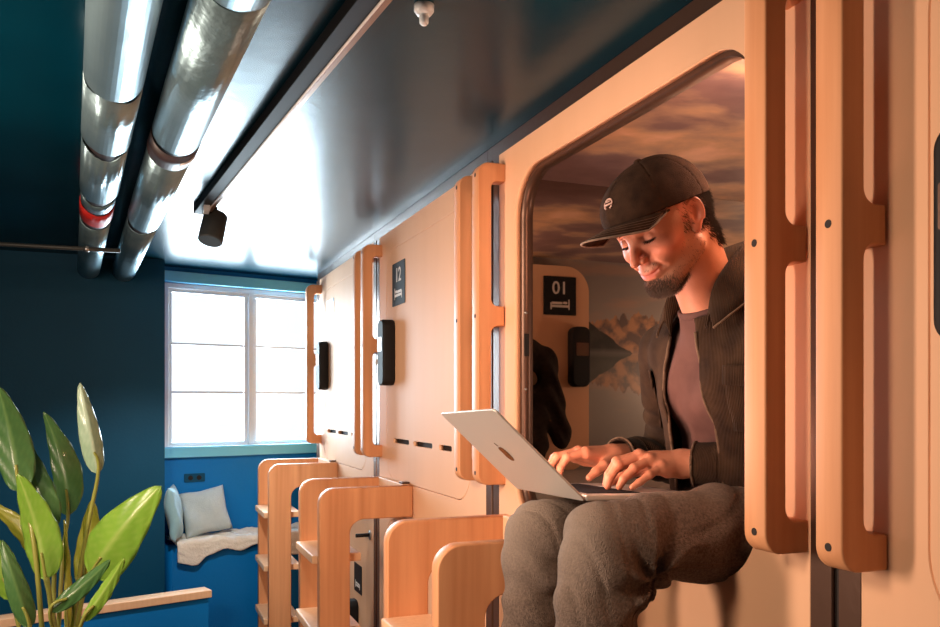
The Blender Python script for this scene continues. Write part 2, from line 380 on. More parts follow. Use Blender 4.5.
def cloud_material():
    m = bpy.data.materials.new('cloud_mural'); m.use_nodes = True; nt = m.node_tree; N = nt.nodes; Lk = nt.links.new; b = N['Principled BSDF']
    b.inputs['Roughness'].default_value = .5
    tc = N.new('ShaderNodeTexCoord'); mp = N.new('ShaderNodeMapping'); mp.inputs['Scale'].default_value = (1.5, 1.9, 1.6); mp.inputs['Rotation'].default_value = (0, 0, .4); Lk(tc.outputs['Object'], mp.inputs[0])
    n = N.new('ShaderNodeTexNoise'); n.inputs['Scale'].default_value = 2.1; n.inputs['Detail'].default_value = 5; n.inputs['Roughness'].default_value = .5; n.inputs['Distortion'].default_value = .15
    Lk(mp.outputs[0], n.inputs['Vector'])
    r = N.new('ShaderNodeValToRGB'); e = r.color_ramp.elements
    e[0].position = .34; e[0].color = (.15, .09, .10, 1); e[1].position = .68; e[1].color = (.80, .50, .34, 1)
    for p, c in ((.46, (.22, .14, .14, 1)), (.53, (.42, .28, .20, 1)), (.60, (.60, .37, .22, 1))):
        q = e.new(p); q.color = c
    Lk(n.outputs[0], r.inputs[0]); Lk(r.outputs[0], b.inputs['Base Color']); return m
M['mural'] = mural_material(); M['clouds'] = cloud_material()
box('interior_ceiling', (WX+.02, ya-.02, DZ1+.03), (3.05, yb, DZ1+.045), M['clouds'], pod10, bev=0)
box('mural_wall', (WX+.02, ya-.03, DZ0-.1), (3.05, ya-.01, DZ1+.03), M['mural'], pod10, bev=0)
box('mural_wall', (3.0, ya, DZ0-.1), (3.05, yb, DZ1+.03), M['mural'], pod10, bev=0)
box('mirror_wall', (WX+.03, J[2]-.034, DZ0-.1), (3.0, J[2]-.030, DZ1+.03), M['mirror'], pod10, bev=0)
box('bunk_deck', (WX+.02, ya, DZ0-.12), (3.0, yb, DZ0-.045), M['panel'], pod10)
jamb = rr(-(J[2]-DY1)-.0, DZ0, -(J[1]+DY0), DZ1, .13, 14)
jin = rr(-(J[2]-DY1)+.010, DZ0+.010, -(J[1]+DY0)-.010, DZ1-.010, .12, 14)[::-1]
jo = plate('door_jamb', [jamb, jin], .035, FW(WX+.053), M['rail_brown'], pod10)
for z in (1.86, 1.64):
    tube('jamb_screw', [(WX+.03, J[2]-DY1-.0105, z), (WX+.03, J[2]-DY1-.013, z)], .004, M['steel'], jo, 12)
box('strike_plate', (WX+.025, J[2]-DY1-.013, 1.735), (WX+.04, J[2]-DY1-.010, 1.80), M['black'], jo, bev=.0005)
# its door, swung inwards along the near side wall; outer face now looks down the corridor
FD = F((0, J[1]+.175, 0), (-1, 0, 0), (0, 0, 1))       # u runs towards -X, w towards +Y
FD0 = FD @ Matrix.Translation((0, 0, -.02))
dr = plate('door', [rr(-1.97, DZ0+.01, -1.05, DZ1-.02, .12, 14)], .018, FD0, M['panel'], pod10)
def shift_frame(f, off): return f @ Matrix.Translation(off)
sign(1.73, 1.90, 2.01, 2.19, 0, dr, '10', f=shift_frame(FD, (0, 0, -.0015)))
lock(1.95, 1.675, 1.955, 0, dr, f=shift_frame(FD, (0, 0, -.002)), lever=False)
mt = box('mattress', (WX+.08, ya+.09, DZ0-.045), (2.95, yb-.02, DZ0+.02), M['mattress'], None, bev=.015)
tag(mt, 'thin grey mattress on the bunk beneath the seated man', 'mattress')

# ladders
def ladder(yf, label):
    yn0, yn1, yf0, yf1 = yf-.56, yf-.515, yf-.145, yf-.10
    t = thing('step_ladder', label, 'steps', (.8, (yn0+yf1)/2, 0), 'timber step units at the pods')
    pr = [(WX-.002, 1.273, 0), (WX-.002, 1.15, 0), (.745, 1.15, .055), (.745, 0, 0), (.627, 0, 0), (.627, 1.273, .06)]
    for y in (yn1, yf1): plate('side_panel', [rpoly(pr, 10)], .045, FY(y), M['wood'], t, bevel=.004)
    for z in (1.013, .728, .443, .158): box('step', (.607, yn1+.001, z-.032), (.80, yf0-.001, z), M['wood_edge'], t, bev=.006)
    box('wall_cleat', (WX-.03, yn1+.001, 1.20), (WX-.002, yf0-.001, 1.276), M['wood_edge'], t, bev=.004)
    box('mounting_block', (WX-.035, yn1+.001, 1.276), (WX-.002, yn1+.04, 1.284), M['rail_brown'], t, bev=.001)
    return t
ladder(J[2], 'nearest timber step unit, beside the man\'s knees')
ladder(J[3], 'middle timber step unit below pod door 12')
ladder(J[4], 'farthest timber step unit, by the window seat')
pg = thing('coat_peg', 'small black peg on the pod joint, seen through the middle step unit', 'peg', (WX, 3.80, .98))
tube('peg_bar', [(WX-.07, 3.83, .98), (WX-.0, 3.83, .98)], .009, M['black'], pg, 12)
tube('peg_plate', [(WX-.006, 3.83, .98), (WX+.0, 3.83, .98)], .022, M['steel'], pg, 16)

# ------------------------------------------------------------------ pipes, track, conduit
def along(p, q, t): return Vector(p)+(Vector(q)-Vector(p))*t
def pipe(p, q, label, name='foil_pipe'):
    d = (Vector(q)-Vector(p)).normalized(); s = Vector(p)-d*3.0
    e = Vector(p)+d*((4.93-p[1])/d.y)
    t = thing(name, label, 'pipe', s, 'foil wrapped pipes under the ceiling')
    return t, s, e, d
def ring_seg(s, d, a, b, r, name, m, parent, jag=0, seg=40, label=None):
    s = Vector(s); u = d.cross(Vector((0, 0, 1))).normalized(); v = d.cross(u); bm = bm_new(); A = []; B = []; A2 = []; B2 = []
    for k in range(seg):
        t = 2*math.pi*k/seg; rad = u*math.cos(t)+v*math.sin(t)
        ja = jag*math.sin(3*t+a*9)*.6+jag*random.uniform(-.3, .3); jb = jag*math.sin(2*t+b*5)*.6+jag*random.uniform(-.3, .3)
        A.append(bm.verts.new(s+d*(a+ja)+rad*r)); B.append(bm.verts.new(s+d*(b+jb)+rad*r))
        A2.append(bm.verts.new(s+d*(a+ja)+rad*(r-.003))); B2.append(bm.verts.new(s+d*(b+jb)+rad*(r-.003)))
    for k in range(seg):
        j = (k+1) % seg
        for q in ((A[k], A[j], B[j], B[k]), (A2[k], B2[k], B2[j], A2[j]), (A[k], A2[k], A2[j], A[j]), (B[k], B[j], B2[j], B2[k])): bm.faces.new(q)
    return link(name, to_me(bm), m, parent, True, label)
ZP = 2.318
t1, s1, e1, d1 = pipe((-.030, 1.616, ZP), (-.286, 5.204, ZP), 'foil wrapped pipe left of the pair, patched with red tape')
L1 = (e1-s1).length
def adist(y, s, d): return (y-s.y)/d.y
tube('pipe_core', [s1, e1], .052, M['dark_tape'], t1, 28)
q = lambda y: adist(y, s1, d1)
ring_seg(s1, d1, 0, q(1.98), .062, 'foil_sleeve', M['foil'], t1, .003)
ring_seg(s1, d1, q(1.995), q(2.42), .062, 'foil_sleeve', M['foil'], t1, .022)
ring_seg(s1, d1, q(2.48), q(3.02), .0605, 'foil_sleeve', M['foil'], t1, .022)
ring_seg(s1, d1, q(3.10), q(3.21), .056, 'foil_sleeve', M['foil'], t1, .016)
ring_seg(s1, d1, q(3.24), q(3.44), .058, 'tape_patch', M['red_tape'], t1, .014, label='red tape patch')
ring_seg(s1, d1, q(3.52), L1, .056, 'foil_sleeve', M['foil'], t1, .006)
t2, s2, e2, d2 = pipe((.143, 1.549, ZP), (-.107, 5.13, ZP), 'foil wrapped pipe right of the pair, with a dark printed band')
q = lambda y: adist(y, s2, d2); L2 = (e2-s2).length
tube('pipe_core', [s2, e2], .053, M['dark_tape'], t2, 28)
ring_seg(s2, d2, 0, q(1.45), .062, 'foil_sleeve', M['foil'], t2, .002)
ring_seg(s2, d2, q(1.452), q(2.34), .063, 'foil_sleeve', M['foil'], t2, .006)
ring_seg(s2, d2, q(2.36), q(2.50), .0645, 'band', M['dark_tape'], t2, .002, label='dark printed band')
ring_seg(s2, d2, q(2.51), q(3.45), .062, 'foil_sleeve', M['foil'], t2, .010)
ring_seg(s2, d2, q(3.52), L2, .060, 'foil_sleeve', M['foil'], t2, .010)
# pale printed label on the band: lies on the pipe's underside facing the corridor
pl = s2+d2*q(2.44); uu = d2.cross(Vector((0, 0, 1))).normalized(); bm = bm_new()
prev = None
for k in range(7):
    a = math.radians(-75+k*12); rad = uu*math.cos(a)+Vector((0, 0, 1))*math.sin(a)
    c = (bm.verts.new(pl+d2*-.022+rad*.0655), bm.verts.new(pl+d2*.022+rad*.0655))
    if prev: bm.faces.new((prev[0], prev[1], c[1], c[0]))
    prev = c
lb = link('printed_label', to_me(bm), M['signwhite'], t2, True); sm = lb.modifiers.new('s', 'SOLIDIFY'); sm.thickness = .001
for (tt, ss, dd, ys) in ((t1, s1, d1, (1.2, 2.2)), (t2, s2, d2, (.9, 2.9, 4.2))):
    for y in ys:
        p = ss+dd*adist(y, ss, dd)
        tube('hanger', [p+Vector((0, 0, .05)), Vector((p.x, p.y, CZ))], .005, M['steel'], tt, 10)
cond = tube('conduit', [(-2.19, 3.90, 2.242), (-.30, 3.83, 2.242), (-.085, 3.82, 2.242)], .009, M['grey'], None, 14)
tag(cond, 'thin dark conduit running across to the pipes from the left', 'conduit')
cl = thing('pipe_clip', 'small steel clip joining the conduit to the left pipe', 'clip', (-.20, 3.8, 2.2))
tube('clip_ring', [(-.225, 3.827, 2.242), (-.205, 3.826, 2.242)], .013, M['steel'], cl, 14)

tr0, tr1 = Vector((.402, 1.558, 2.375)), Vector((.217, 3.535, 2.375)); td = (tr1-tr0).normalized()
tr = thing('light_track', 'long bronze lighting track on the ceiling with one grey spotlight', 'lighting track', tr0-td*2.2)
tn = td.cross(Vector((0, 0, 1))).normalized()
def bar(name, a, b, w, h, m, parent, off=(0, 0), bev=.002, label=None):
    a, b = Vector(a), Vector(b); d = (b-a); L = d.length; d.normalize(); n = d.cross(Vector((0, 0, 1))).normalized(); z = n.cross(d)
    bm = bm_new(); bm_box(bm, (0, -w/2+off[0], -h/2+off[1]), (L, w/2+off[0], h/2+off[1]), bev)
    mm = Matrix((d, n, z)).transposed().to_4x4(); mm.translation = a; bmesh.ops.transform(bm, matrix=mm, verts=bm.verts)
    return link(name, to_me(bm), m, parent, label=label)
bar('track_channel_shaded', tr0-td*2.2, tr1, .050, .03, M['black'], tr)  # black body carries the dark shading on the track's left side
bar('track_side', tr0-td*2.2, tr1-td*.02, .013, .033, M['track'], tr, off=(.026, -.002), bev=.001, label='bronze side strip')
bar('track_edge_lit', tr0-td*2.2, tr1-td*.02, .005, .004, M['signwhite'], tr, off=(.017, -.0165), bev=.001)  # whitish strip paints the brightness of the lit right side
sp = thing('track_spotlight', 'grey cylinder spotlight hanging from the far end of the track', 'spotlight', tr1-td*.12+Vector((0, 0, -.02)))
hd = at(213, 228, 3.35)
tube('stem', [tr1-td*.12+Vector((0, 0, -.015)), hd+Vector((0, 0, .055))], .008, M['black'], sp, 12)
box('adapter', tr1-td*.16+Vector((-.012, -.03, -.036)), tr1-td*.16+Vector((.012, .05, -.016)), M['white'], sp)
ax = Vector((-.22, -.3, -1)).normalized()
tube('lamp_head', [hd-ax*.062, hd-ax*.058, hd+ax*.058, hd+ax*.062], [.043, .047, .049, .045], M['grey'], sp, 32, smooth=False)
tube('yoke', [hd+Vector((.0, 0, .06)), hd+Vector((.0, 0, .085))], .018, M['black'], sp, 16)
fx = thing('ceiling_sensor', 'small white ceiling fixture cut off by the top edge', 'ceiling fixture', at(421, -6, 1.62))
c0 = at(424, -17, 1.66); c0.z = CZ
tube('sensor_base', [c0, c0-Vector((0, 0, .012)), c0-Vector((0, 0, .02))], [.020, .020, .014], M['white'], fx, 24)
tube('sensor_lens', [c0-Vector((0, 0, .018)), c0-Vector((0, 0, .036)), c0-Vector((0, 0, .040))], [.010, .009, .005], M['white'], fx, 20)

# ------------------------------------------------------------------ surface-net modeller for organic shapes
def smin(a, b, k):
    h = np.clip(.5+.5*(b-a)/k, 0, 1); return b*(1-h)+a*h-k*h*(1-h)
def smax(a, b, k): return -smin(-a, -b, k)
def cap(P, a, b, r0, r1=None):
    a = np.asarray(a, np.float32); b = np.asarray(b, np.float32); r1 = r0 if r1 is None else r1
    d = b-a; t = np.clip(((P-a)@d)/max((d@d), 1e-9), 0, 1)
    return np.linalg.norm(P-a-t[:, None]*d, axis=1)-(r0+(r1-r0)*t)
def ell(P, c, r, Rm=None):
    q = P-np.asarray(c, np.float32)
    if Rm is not None: q = q@Rm
    r = np.asarray(r, np.float32); k0 = np.linalg.norm(q/r, axis=1); k1 = np.linalg.norm(q/(r*r), axis=1)
    return k0*(k0-1)/np.maximum(k1, 1e-6)
def nets(f, lo, hi, h):
    lo = np.asarray(lo, float); hi = np.asarray(hi, float); n = np.ceil((hi-lo)/h).astype(int)+1
    V = np.full(n, 1.0, np.float32); B = 12
    nb = [np.arange(0, m, B) for m in n]
    cs = np.stack(np.meshgrid(*[b+B/2 for b in nb], indexing='ij'), -1).reshape(-1, 3)
    fc = f((lo+cs*h).astype(np.float32))
    for c, v in zip(cs, fc):
        i = (c-B/2).astype(int); j = np.minimum(i+B, n)
        if abs(v) > B*h*1.25+.01: V[i[0]:j[0], i[1]:j[1], i[2]:j[2]] = v; continue
        g = np.stack(np.meshgrid(*[np.arange(a, b) for a, b in zip(i, j)], indexing='ij'), -1)
        V[i[0]:j[0], i[1]:j[1], i[2]:j[2]] = f((lo+g.reshape(-1, 3)*h).astype(np.float32)).reshape(g.shape[:3])
    S = V < 0
    cc = np.zeros(np.array(n)-1, int)
    for a in (0, 1):
        for b in (0, 1):
            for c in (0, 1): cc += S[a:n[0]-1+a, b:n[1]-1+b, c:n[2]-1+c]
    act = (cc > 0) & (cc < 8); idx = np.argwhere(act); ids = -np.ones(act.shape, int); ids[act] = np.arange(len(idx))
    acc = np.zeros((len(idx), 3)); cnt = np.zeros(len(idx))
    cor = [(a, b, c) for a in (0, 1) for b in (0, 1) for c in (0, 1)]
    for p in cor:
        for ax in range(3):
            if p[ax]: continue
            q_ = list(p); q_[ax] = 1
            va = V[idx[:, 0]+p[0], idx[:, 1]+p[1], idx[:, 2]+p[2]]; vb = V[idx[:, 0]+q_[0], idx[:, 1]+q_[1], idx[:, 2]+q_[2]]
            x = (va < 0) != (vb < 0); t = np.where(x, va/np.where(x, va-vb, 1), 0)
            pt = np.tile(np.array(p, float), (len(idx), 1)); pt[:, ax] += t
            acc[x] += pt[x]; cnt[x] += 1
    verts = lo+(idx+acc/cnt[:, None])*h
    faces = []
    for ax in range(3):
        u, w = (ax+1) % 3, (ax+2) % 3
        sl0 = [slice(None)]*3; sl1 = [slice(None)]*3; sl0[ax] = slice(0, n[ax]-1); sl1[ax] = slice(1, n[ax])
        x = S[tuple(sl0)] != S[tuple(sl1)]; e = np.argwhere(x)
        e = e[(e[:, u] > 0) & (e[:, w] > 0) & (e[:, u] < n[u]-1) & (e[:, w] < n[w]-1)]
        s0 = S[e[:, 0], e[:, 1], e[:, 2]]
        def g(du, dw):
            k = e.copy(); k[:, u] -= du; k[:, w] -= dw; return ids[k[:, 0], k[:, 1], k[:, 2]]
        qd = np.stack([g(0, 0), g(1, 0), g(1, 1), g(0, 1)], 1); qd[~s0] = qd[~s0][:, ::-1]; faces.append(qd)
    faces = np.concatenate(faces); faces = faces[(faces >= 0).all(1)]
    return verts, faces
def np_mesh(V, Fc):
    me = bpy.data.meshes.new('net'); me.vertices.add(len(V)); me.vertices.foreach_set('co', np.asarray(V, np.float32).ravel())
    me.loops.add(Fc.size); me.loops.foreach_set('vertex_index', Fc.ravel().astype(np.int32))
    me.polygons.add(len(Fc)); me.polygons.foreach_set('loop_start', np.arange(0, Fc.size, Fc.shape[1], dtype=np.int32))
    me.update(calc_edges=True); me.validate(); return me
def vattr(me, name, vals):
    a = me.attributes.new(name, 'FLOAT', 'POINT'); a.data.foreach_set('value', np.asarray(vals, np.float32))
exec_ready = True
# ------------------------------------------------------------------ the man
def rotm(y, p, r):
    cy, sy = math.cos(y), math.sin(y); cp, sp_ = math.cos(p), math.sin(p); cr, sr = math.cos(r), math.sin(r)
    return (np.array([[cy, -sy, 0], [sy, cy, 0], [0, 0, 1]]) @ np.array([[cp, 0, sp_], [0, 1, 0], [-sp_, 0, cp]]) @ np.array([[1, 0, 0], [0, cr, -sr], [0, sr, cr]]))
HR = rotm(math.radians(192.3), math.radians(31.5), math.radians(4.3)).astype(np.float32)
HC = np.array([.9448, 1.3653, 1.9308], np.float32)
def tow(p): return np.asarray(p, float)@HR.T+HC
def tol(P): return (P-HC)@HR

def f_head(L):
    "head in its own frame: x forward, y left, z up, origin between the ears"
    y = L[:, 1]; ay = np.abs(y); Q = L.copy(); Q[:, 1] = ay
    d = ell(L, (-.012, 0, .040), (.097, .077, .086))
    d = smin(d, ell(L, (.030, 0, .030), (.062, .064, .060)), .03)
    d = smin(d, ell(L, (.036, 0, -.025), (.050, .050, .062)), .025)
    d = smin(d, cap(Q, (-.004, .050, -.040), (.060, .022, -.074), .018, .018), .022)       # jaw line
    d = smin(d, cap(Q, (.066, .0, -.079), (.066, .012, -.079), .0185), .016)                 # chin
    d = smin(d, ell(Q, (.056, .043, -.008), (.024, .020, .019)), .018)                       # cheekbone
    d = smin(d, ell(Q, (.066, .030, -.030), (.018, .014, .016)), .012)                       # smiling cheek
    d = smin(d, cap(Q, (.082, .006, .044), (.070, .044, .046), .0095, .008), .012)           # brow
    d = smax(d, -ell(Q, (.096, .033, .023), (.020, .017, .013)), .010)                       # socket
    d = smin(d, ell(Q, (.0690, .0325, .0205), (.0150, .0150, .0125)), .003)                  # lidded eye
    d = smin(d, cap(L, (.083, 0, .030), (.108, 0, -.010), .0068, .0085), .010)               # nose
    d = smin(d, ell(L, (.1100, 0, -.0145), (.0100, .0088, .0078)), .004)
    d = smin(d, ell(Q, (.0975, .0115, -.0165), (.0095, .0070, .0065)), .004)
    d = smax(d, -ell(Q, (.1015, .0070, -.0240), (.0052, .0034, .0042)), .002)                # nostril
    d = smin(d, ell(L, (.080, 0, -.043), (.0175, .026, .020)), .012)                         # muzzle
    # lips follow a smile: corners up and back
    def lip(x0, z0, r):
        a = cap(Q, (x0, 0, z0), (x0-.004, .012, z0+.0010), r, r*.9); b = cap(Q, (x0-.004, .012, z0+.0010), (x0-.017, .0265, z0+.0065), r*.9, r*.35)
        return np.minimum(a, b)
    d = smin(d, lip(.0945, -.0435, .0050), .004); d = smin(d, lip(.0925, -.0540, .0060), .005)
    d = smax(d, -lip(.1015, -.0487, .0036), .0015)
    d = smax(d, -ell(Q, (.0815, .0300, -.0415), (.0040, .0030, .0040)), .004)                # dimple
    d = smax(d, -cap(Q, (.0960, .0185, -.0190), (.0760, .0370, -.0430), .0022), .006)        # smile fold
    d = smax(d, -ell(L, (.0900, 0, -.0655), (.006, .014, .004)), .006)                       # under the lip
    # ears
    E = Q-np.array([-.006, .0765, .013], np.float32); c, s = math.cos(.42), math.sin(.42)
    ex = E[:, 0]*c+E[:, 1]*-s*-1; ey = -E[:, 0]*-s*-1+E[:, 1]*c
    R = np.stack([E[:, 0]*c-E[:, 1]*s, E[:, 0]*s+E[:, 1]*c, E[:, 2]], 1)
    tl = .18; R = np.stack([R[:, 0]*math.cos(tl)+R[:, 2]*math.sin(tl), R[:, 1], -R[:, 0]*math.sin(tl)+R[:, 2]*math.cos(tl)], 1)
    ear = smin(ell(R, (0, 0, .006), (.0175, .0065, .026)), ell(R, (.004, -.001, -.022), (.010, .005, .012)), .008)
    ear = smax(ear, -ell(R, (.001, .007, .003), (.0105, .0090, .0165)), .002)
    e_ = (np.hypot(R[:, 0]/.0155, (R[:, 2]-.006)/.0240)-1)*.018
    ear = smin(ear, np.maximum(np.hypot(e_, R[:, 1]-.0035)-.0030, -.012-R[:, 2]), .0015)
    ear = smin(ear, ell(R, (.0115, .001, -.004), (.0035, .0045, .006)), .003)
    d = smin(d, ear, .004)
    return d
NECK0, NECK1 = tow((-.042, 0, -.035)), np.array([1.105, 1.405, 1.74])
def limb_pts():
    return dict(Lsh=(1.135, 1.235, 1.715), Lel=(1.235, 1.225, 1.475), Lwr=(1.045, 1.445, 1.475),
                Rsh=(1.115, 1.605, 1.715), Rel=(1.235, 1.760, 1.460), Rwr=(1.022, 1.686, 1.475))
J3 = limb_pts()
HANDS = dict(
 L=dict(w=J3['Lwr'], f=[[(.967, 1.497, 1.494), (.917, 1.503, 1.479), (.899, 1.506, 1.452), (.893, 1.506, 1.432)],
                        [(.957, 1.477, 1.493), (.908, 1.482, 1.474), (.891, 1.486, 1.448), (.886, 1.487, 1.430)],
                        [(.966, 1.455, 1.487), (.926, 1.452, 1.468), (.904, 1.456, 1.447), (.896, 1.459, 1.431)],
                        [(.982, 1.436, 1.473), (.948, 1.430, 1.456), (.925, 1.432, 1.441), (.911, 1.434, 1.432)]],
        t=[(1.022, 1.475, 1.466), (.978, 1.520, 1.458), (.945, 1.528, 1.443), (.922, 1.530, 1.433)]),
 R=dict(w=J3['Rwr'], f=[[(.934, 1.664, 1.492), (.888, 1.668, 1.478), (.873, 1.669, 1.454), (.870, 1.670, 1.434)],
                        [(.927, 1.687, 1.492), (.876, 1.696, 1.478), (.861, 1.699, 1.454), (.858, 1.700, 1.434)],
                        [(.932, 1.709, 1.488), (.884, 1.720, 1.474), (.869, 1.724, 1.452), (.866, 1.725, 1.434)],
                        [(.943, 1.730, 1.480), (.906, 1.745, 1.466), (.893, 1.750, 1.448), (.889, 1.752, 1.434)]],
        t=[(1.000, 1.662, 1.466), (.966, 1.637, 1.459), (.943, 1.632, 1.447), (.925, 1.631, 1.434)]))
def f_hand(P, H):
    w = np.array(H['w']); d = None
    fr = [.0098, .0101, .0096, .0086]
    for i, ch in enumerate(H['f']):
        r = fr[i]; k = np.array(ch[0]); d0 = cap(P, w+(k-w)*.18, k-(0, 0, .007), .0165, .0135)
        d = d0 if d is None else smin(d, d0, .012)
    for i, ch in enumerate(H['f']):
        r = fr[i]; a, b, c, e = [np.array(q) for q in ch]
        g = smin(cap(P, a-(0, 0, .003), b, r*1.08, r*.95), cap(P, b, c, r*.97, r*.86), .003)
        g = smin(g, cap(P, c, e, r*.86, r*.74), .003)
        g = smin(g, cap(P, b-(0, 0, .0005), b+(0, 0, .0005), r*1.04), .003)
        d = smin(d, g, .004)
        d = smin(d, cap(P, a+(0, 0, .0005), a+(0, 0, .001), r*.95), .007)
    t = [np.array(q) for q in H['t']]
    g = smin(cap(P, t[0], t[1], .0175, .0130), cap(P, t[1], t[2], .0125, .0110), .005); g = smin(g, cap(P, t[2], t[3], .0102, .0080), .004)
    d = smin(d, g, .010)
    kp = np.array(H['f'][3][0]); hl = w*.75+kp*.25+np.array([0, 0, -.012]); d = smin(d, cap(P, hl, kp*.75+w*.25+np.array([0, 0, -.014]), .0165, .0125), .012)
    km = np.array(H['f'][1][0]); return smin(d, cap(P, w*.8+km*.2, km*.7+w*.3+np.array([0, 0, -.006]), .021, .018), .012)
HIPL, KNL, ANL = (1.225, 1.345, 1.350), (.768, 1.285, 1.350), (.690, 1.270, .92)
HIPR, KNR, ANR = (1.225, 1.545, 1.322), (.778, 1.553, 1.323), (.735, 1.545, .90)
def f_trunk(P):
    d = cap(P, (1.235, 1.37, 1.385), (1.235, 1.52, 1.385), .105)
    d = smin(d, cap(P, (1.215, 1.39, 1.48), (1.215, 1.50, 1.48), .098), .06)
    d = smin(d, cap(P, (1.170, 1.35, 1.63), (1.165, 1.49, 1.63), .090), .05)
    d = smin(d, cap(P, (1.145, 1.30, 1.715), (1.130, 1.54, 1.715), .048), .04)
    d = smin(d, cap(P, NECK0, NECK1, .058, .059), .012)
    return d
def f_arms(P, r=0):
    d = None
    for s in 'LR':
        a, b, c = J3[s+'sh'], J3[s+'el'], J3[s+'wr']
        g = smin(cap(P, a, b, .052+r, .040+r), cap(P, b, c, .040+r, .026+r), .012); d = g if d is None else np.minimum(d, g)
    return d
def f_legs(P, r=0):
    d = None
    for h, k, a in ((HIPL, KNL, ANL), (HIPR, KNR, ANR)):
        g = smin(cap(P, h, k, .080+r, .055+r), cap(P, k, a, .053+r, .036+r), .02); d = g if d is None else np.minimum(d, g)
    return d
def f_body(P):
    d = smin(f_trunk(P), f_legs(P), .03); d = smin(d, f_arms(P), .03)
    d = smin(d, f_head(tol(P)), .016)
    for s in 'LR': d = smin(d, f_hand(P, HANDS[s]), .008)
    return d
def f_upper(P):      # neck + head + shoulders
    d = smin(f_trunk(P), f_head(tol(P)), .016); return d

man = thing('person', 'bearded man in a dark cap, brown jacket and grey jeans typing on a laptop', 'person', (1.2, 1.45, DZ0+.02))
# one continuous body surface built at 2 mm where skin shows and joined in the same mesh
def skin_mesh():
    parts = []
    Lo, Hi = (.815, 1.255, 1.70), (1.215, 1.535, 2.12)
    parts.append(nets(f_upper, Lo, Hi, .0021))
    for s in 'LR':
        w = np.array(J3[s+'wr']); el = np.array(J3[s+'el']); H = HANDS[s]
        pts = np.array([p for c in H['f'] for p in c]+H['t']+[w]); lo = pts.min(0)-.03; hi = pts.max(0)+.03
        hi[0] = w[0]+.06; lo[1] -= .03 if s == 'L' else 0; hi[1] += .03 if s == 'R' else 0
        parts.append(nets(lambda P: smin(f_hand(P, H), cap(P, el, w, .042, .0300), .014), lo, hi, .0016))
    parts.append(nets(lambda P: smin(smin(smin(smin(f_trunk(P), f_legs(P), .03), f_arms(P, -.003), .03), cap(P, ANL, (.64, 1.265, .875), .034, .028), .03), cap(P, ANR, (.65, 1.54, .855), .034, .028), .03), (.56, 1.0, .80), (1.42, 1.85, 1.735), .008))
    Vs = []; Fs = []; off = 0
    for v, f_ in parts: Vs.append(v); Fs.append(f_+off); off += len(v)
    return np.concatenate(Vs), np.concatenate(Fs)
SV, SF = skin_mesh()
me = np_mesh(SV, SF)
L_ = (SV-HC)@HR
ay = np.abs(L_[:, 1])
lipz = np.where(ay < .012, 0, (ay-.012)*.45)
lips = np.exp(-(((L_[:, 2]+.0485-lipz)/.0075)**4))*np.exp(-((ay/.026)**6))*(L_[:, 0] > .07)
jawm = 1/(1+np.exp(-( -L_[:, 2]-.030-(.05-L_[:, 0])*.10)/.006))
beardz = jawm/(1+np.exp(-(L_[:, 0]-.006)/.007))/(1+np.exp((-.098-L_[:, 2])/.006))
mous = np.exp(-(((L_[:, 2]+.0335)/.006)**2))*(ay < .03)*(L_[:, 0] > .07)
lash = np.exp(-(((L_[:, 2]-.0150-.0020*np.cos((ay-.0325)/.014*1.5)*-1)/.0013)**2))*np.exp(-(((ay-.0325)/.0125)**6))*(L_[:, 0] > .068)*(L_[:, 0] < .095)
vattr(me, 'lips', lips); vattr(me, 'stubble', np.clip(beardz+mous*.8, 0, 1)*(1-lips)); vattr(me, 'lash', lash)
flush = np.exp(-(((L_[:, 2]+.012)/.022)**2))*(L_[:, 0] > .03)+1.0*(ay > .072)*(np.abs(L_[:, 0]) < .03)
vattr(me, 'flush', np.clip(flush, 0, 1))
def skin_material():
    m = mat('skin', (.60, .29, .19), .45, sss=.10, spec=.4, bump=(320, .10)); nt = m.node_tree; b = nt.nodes['Principled BSDF']; Lk = nt.links.new
    def at_(n): a = nt.nodes.new('ShaderNodeAttribute'); a.attribute_name = n; return a.outputs['Fac']
    cur = None
    nz = nt.nodes.new('ShaderNodeTexNoise'); nz.inputs['Scale'].default_value = 60; nz.inputs['Detail'].default_value = 3
    tc = nt.nodes.new('ShaderNodeTexCoord'); Lk(tc.outputs['Object'], nz.inputs['Vector'])
    m0 = nt.nodes.new('ShaderNodeMix'); m0.data_type = 'RGBA'; m0.inputs[6].default_value = (.60, .27, .17, 1); m0.inputs[7].default_value = (.50, .20, .12, 1); Lk(nz.outputs[0], m0.inputs[0]); cur = m0.outputs[2]
    for n, c, k in (('flush', (.60, .17, .10), .7), ('stubble', (.24, .12, .08), .45), ('lips', (.42, .09, .07), .9), ('lash', (.03, .015, .01), .95)):
        mu = nt.nodes.new('ShaderNodeMath'); mu.operation = 'MULTIPLY'; Lk(at_(n), mu.inputs[0]); mu.inputs[1].default_value = k
        x = nt.nodes.new('ShaderNodeMix'); x.data_type = 'RGBA'; Lk(mu.outputs[0], x.inputs[0]); Lk(cur, x.inputs[6]); x.inputs[7].default_value = (*c, 1); cur = x.outputs[2]
    Lk(cur, b.inputs['Base Color']); return m
M['skin'] = skin_material(); M['hair'] = mat('dark_brown_hair', (.035, .018, .010), .55, noise=(200, .5)); M['beard'] = mat('brown_beard', (.085, .038, .018), .55, noise=(200, .6), col2=(.04, .018, .01))
body = link('body', me, M['skin'], man, True)

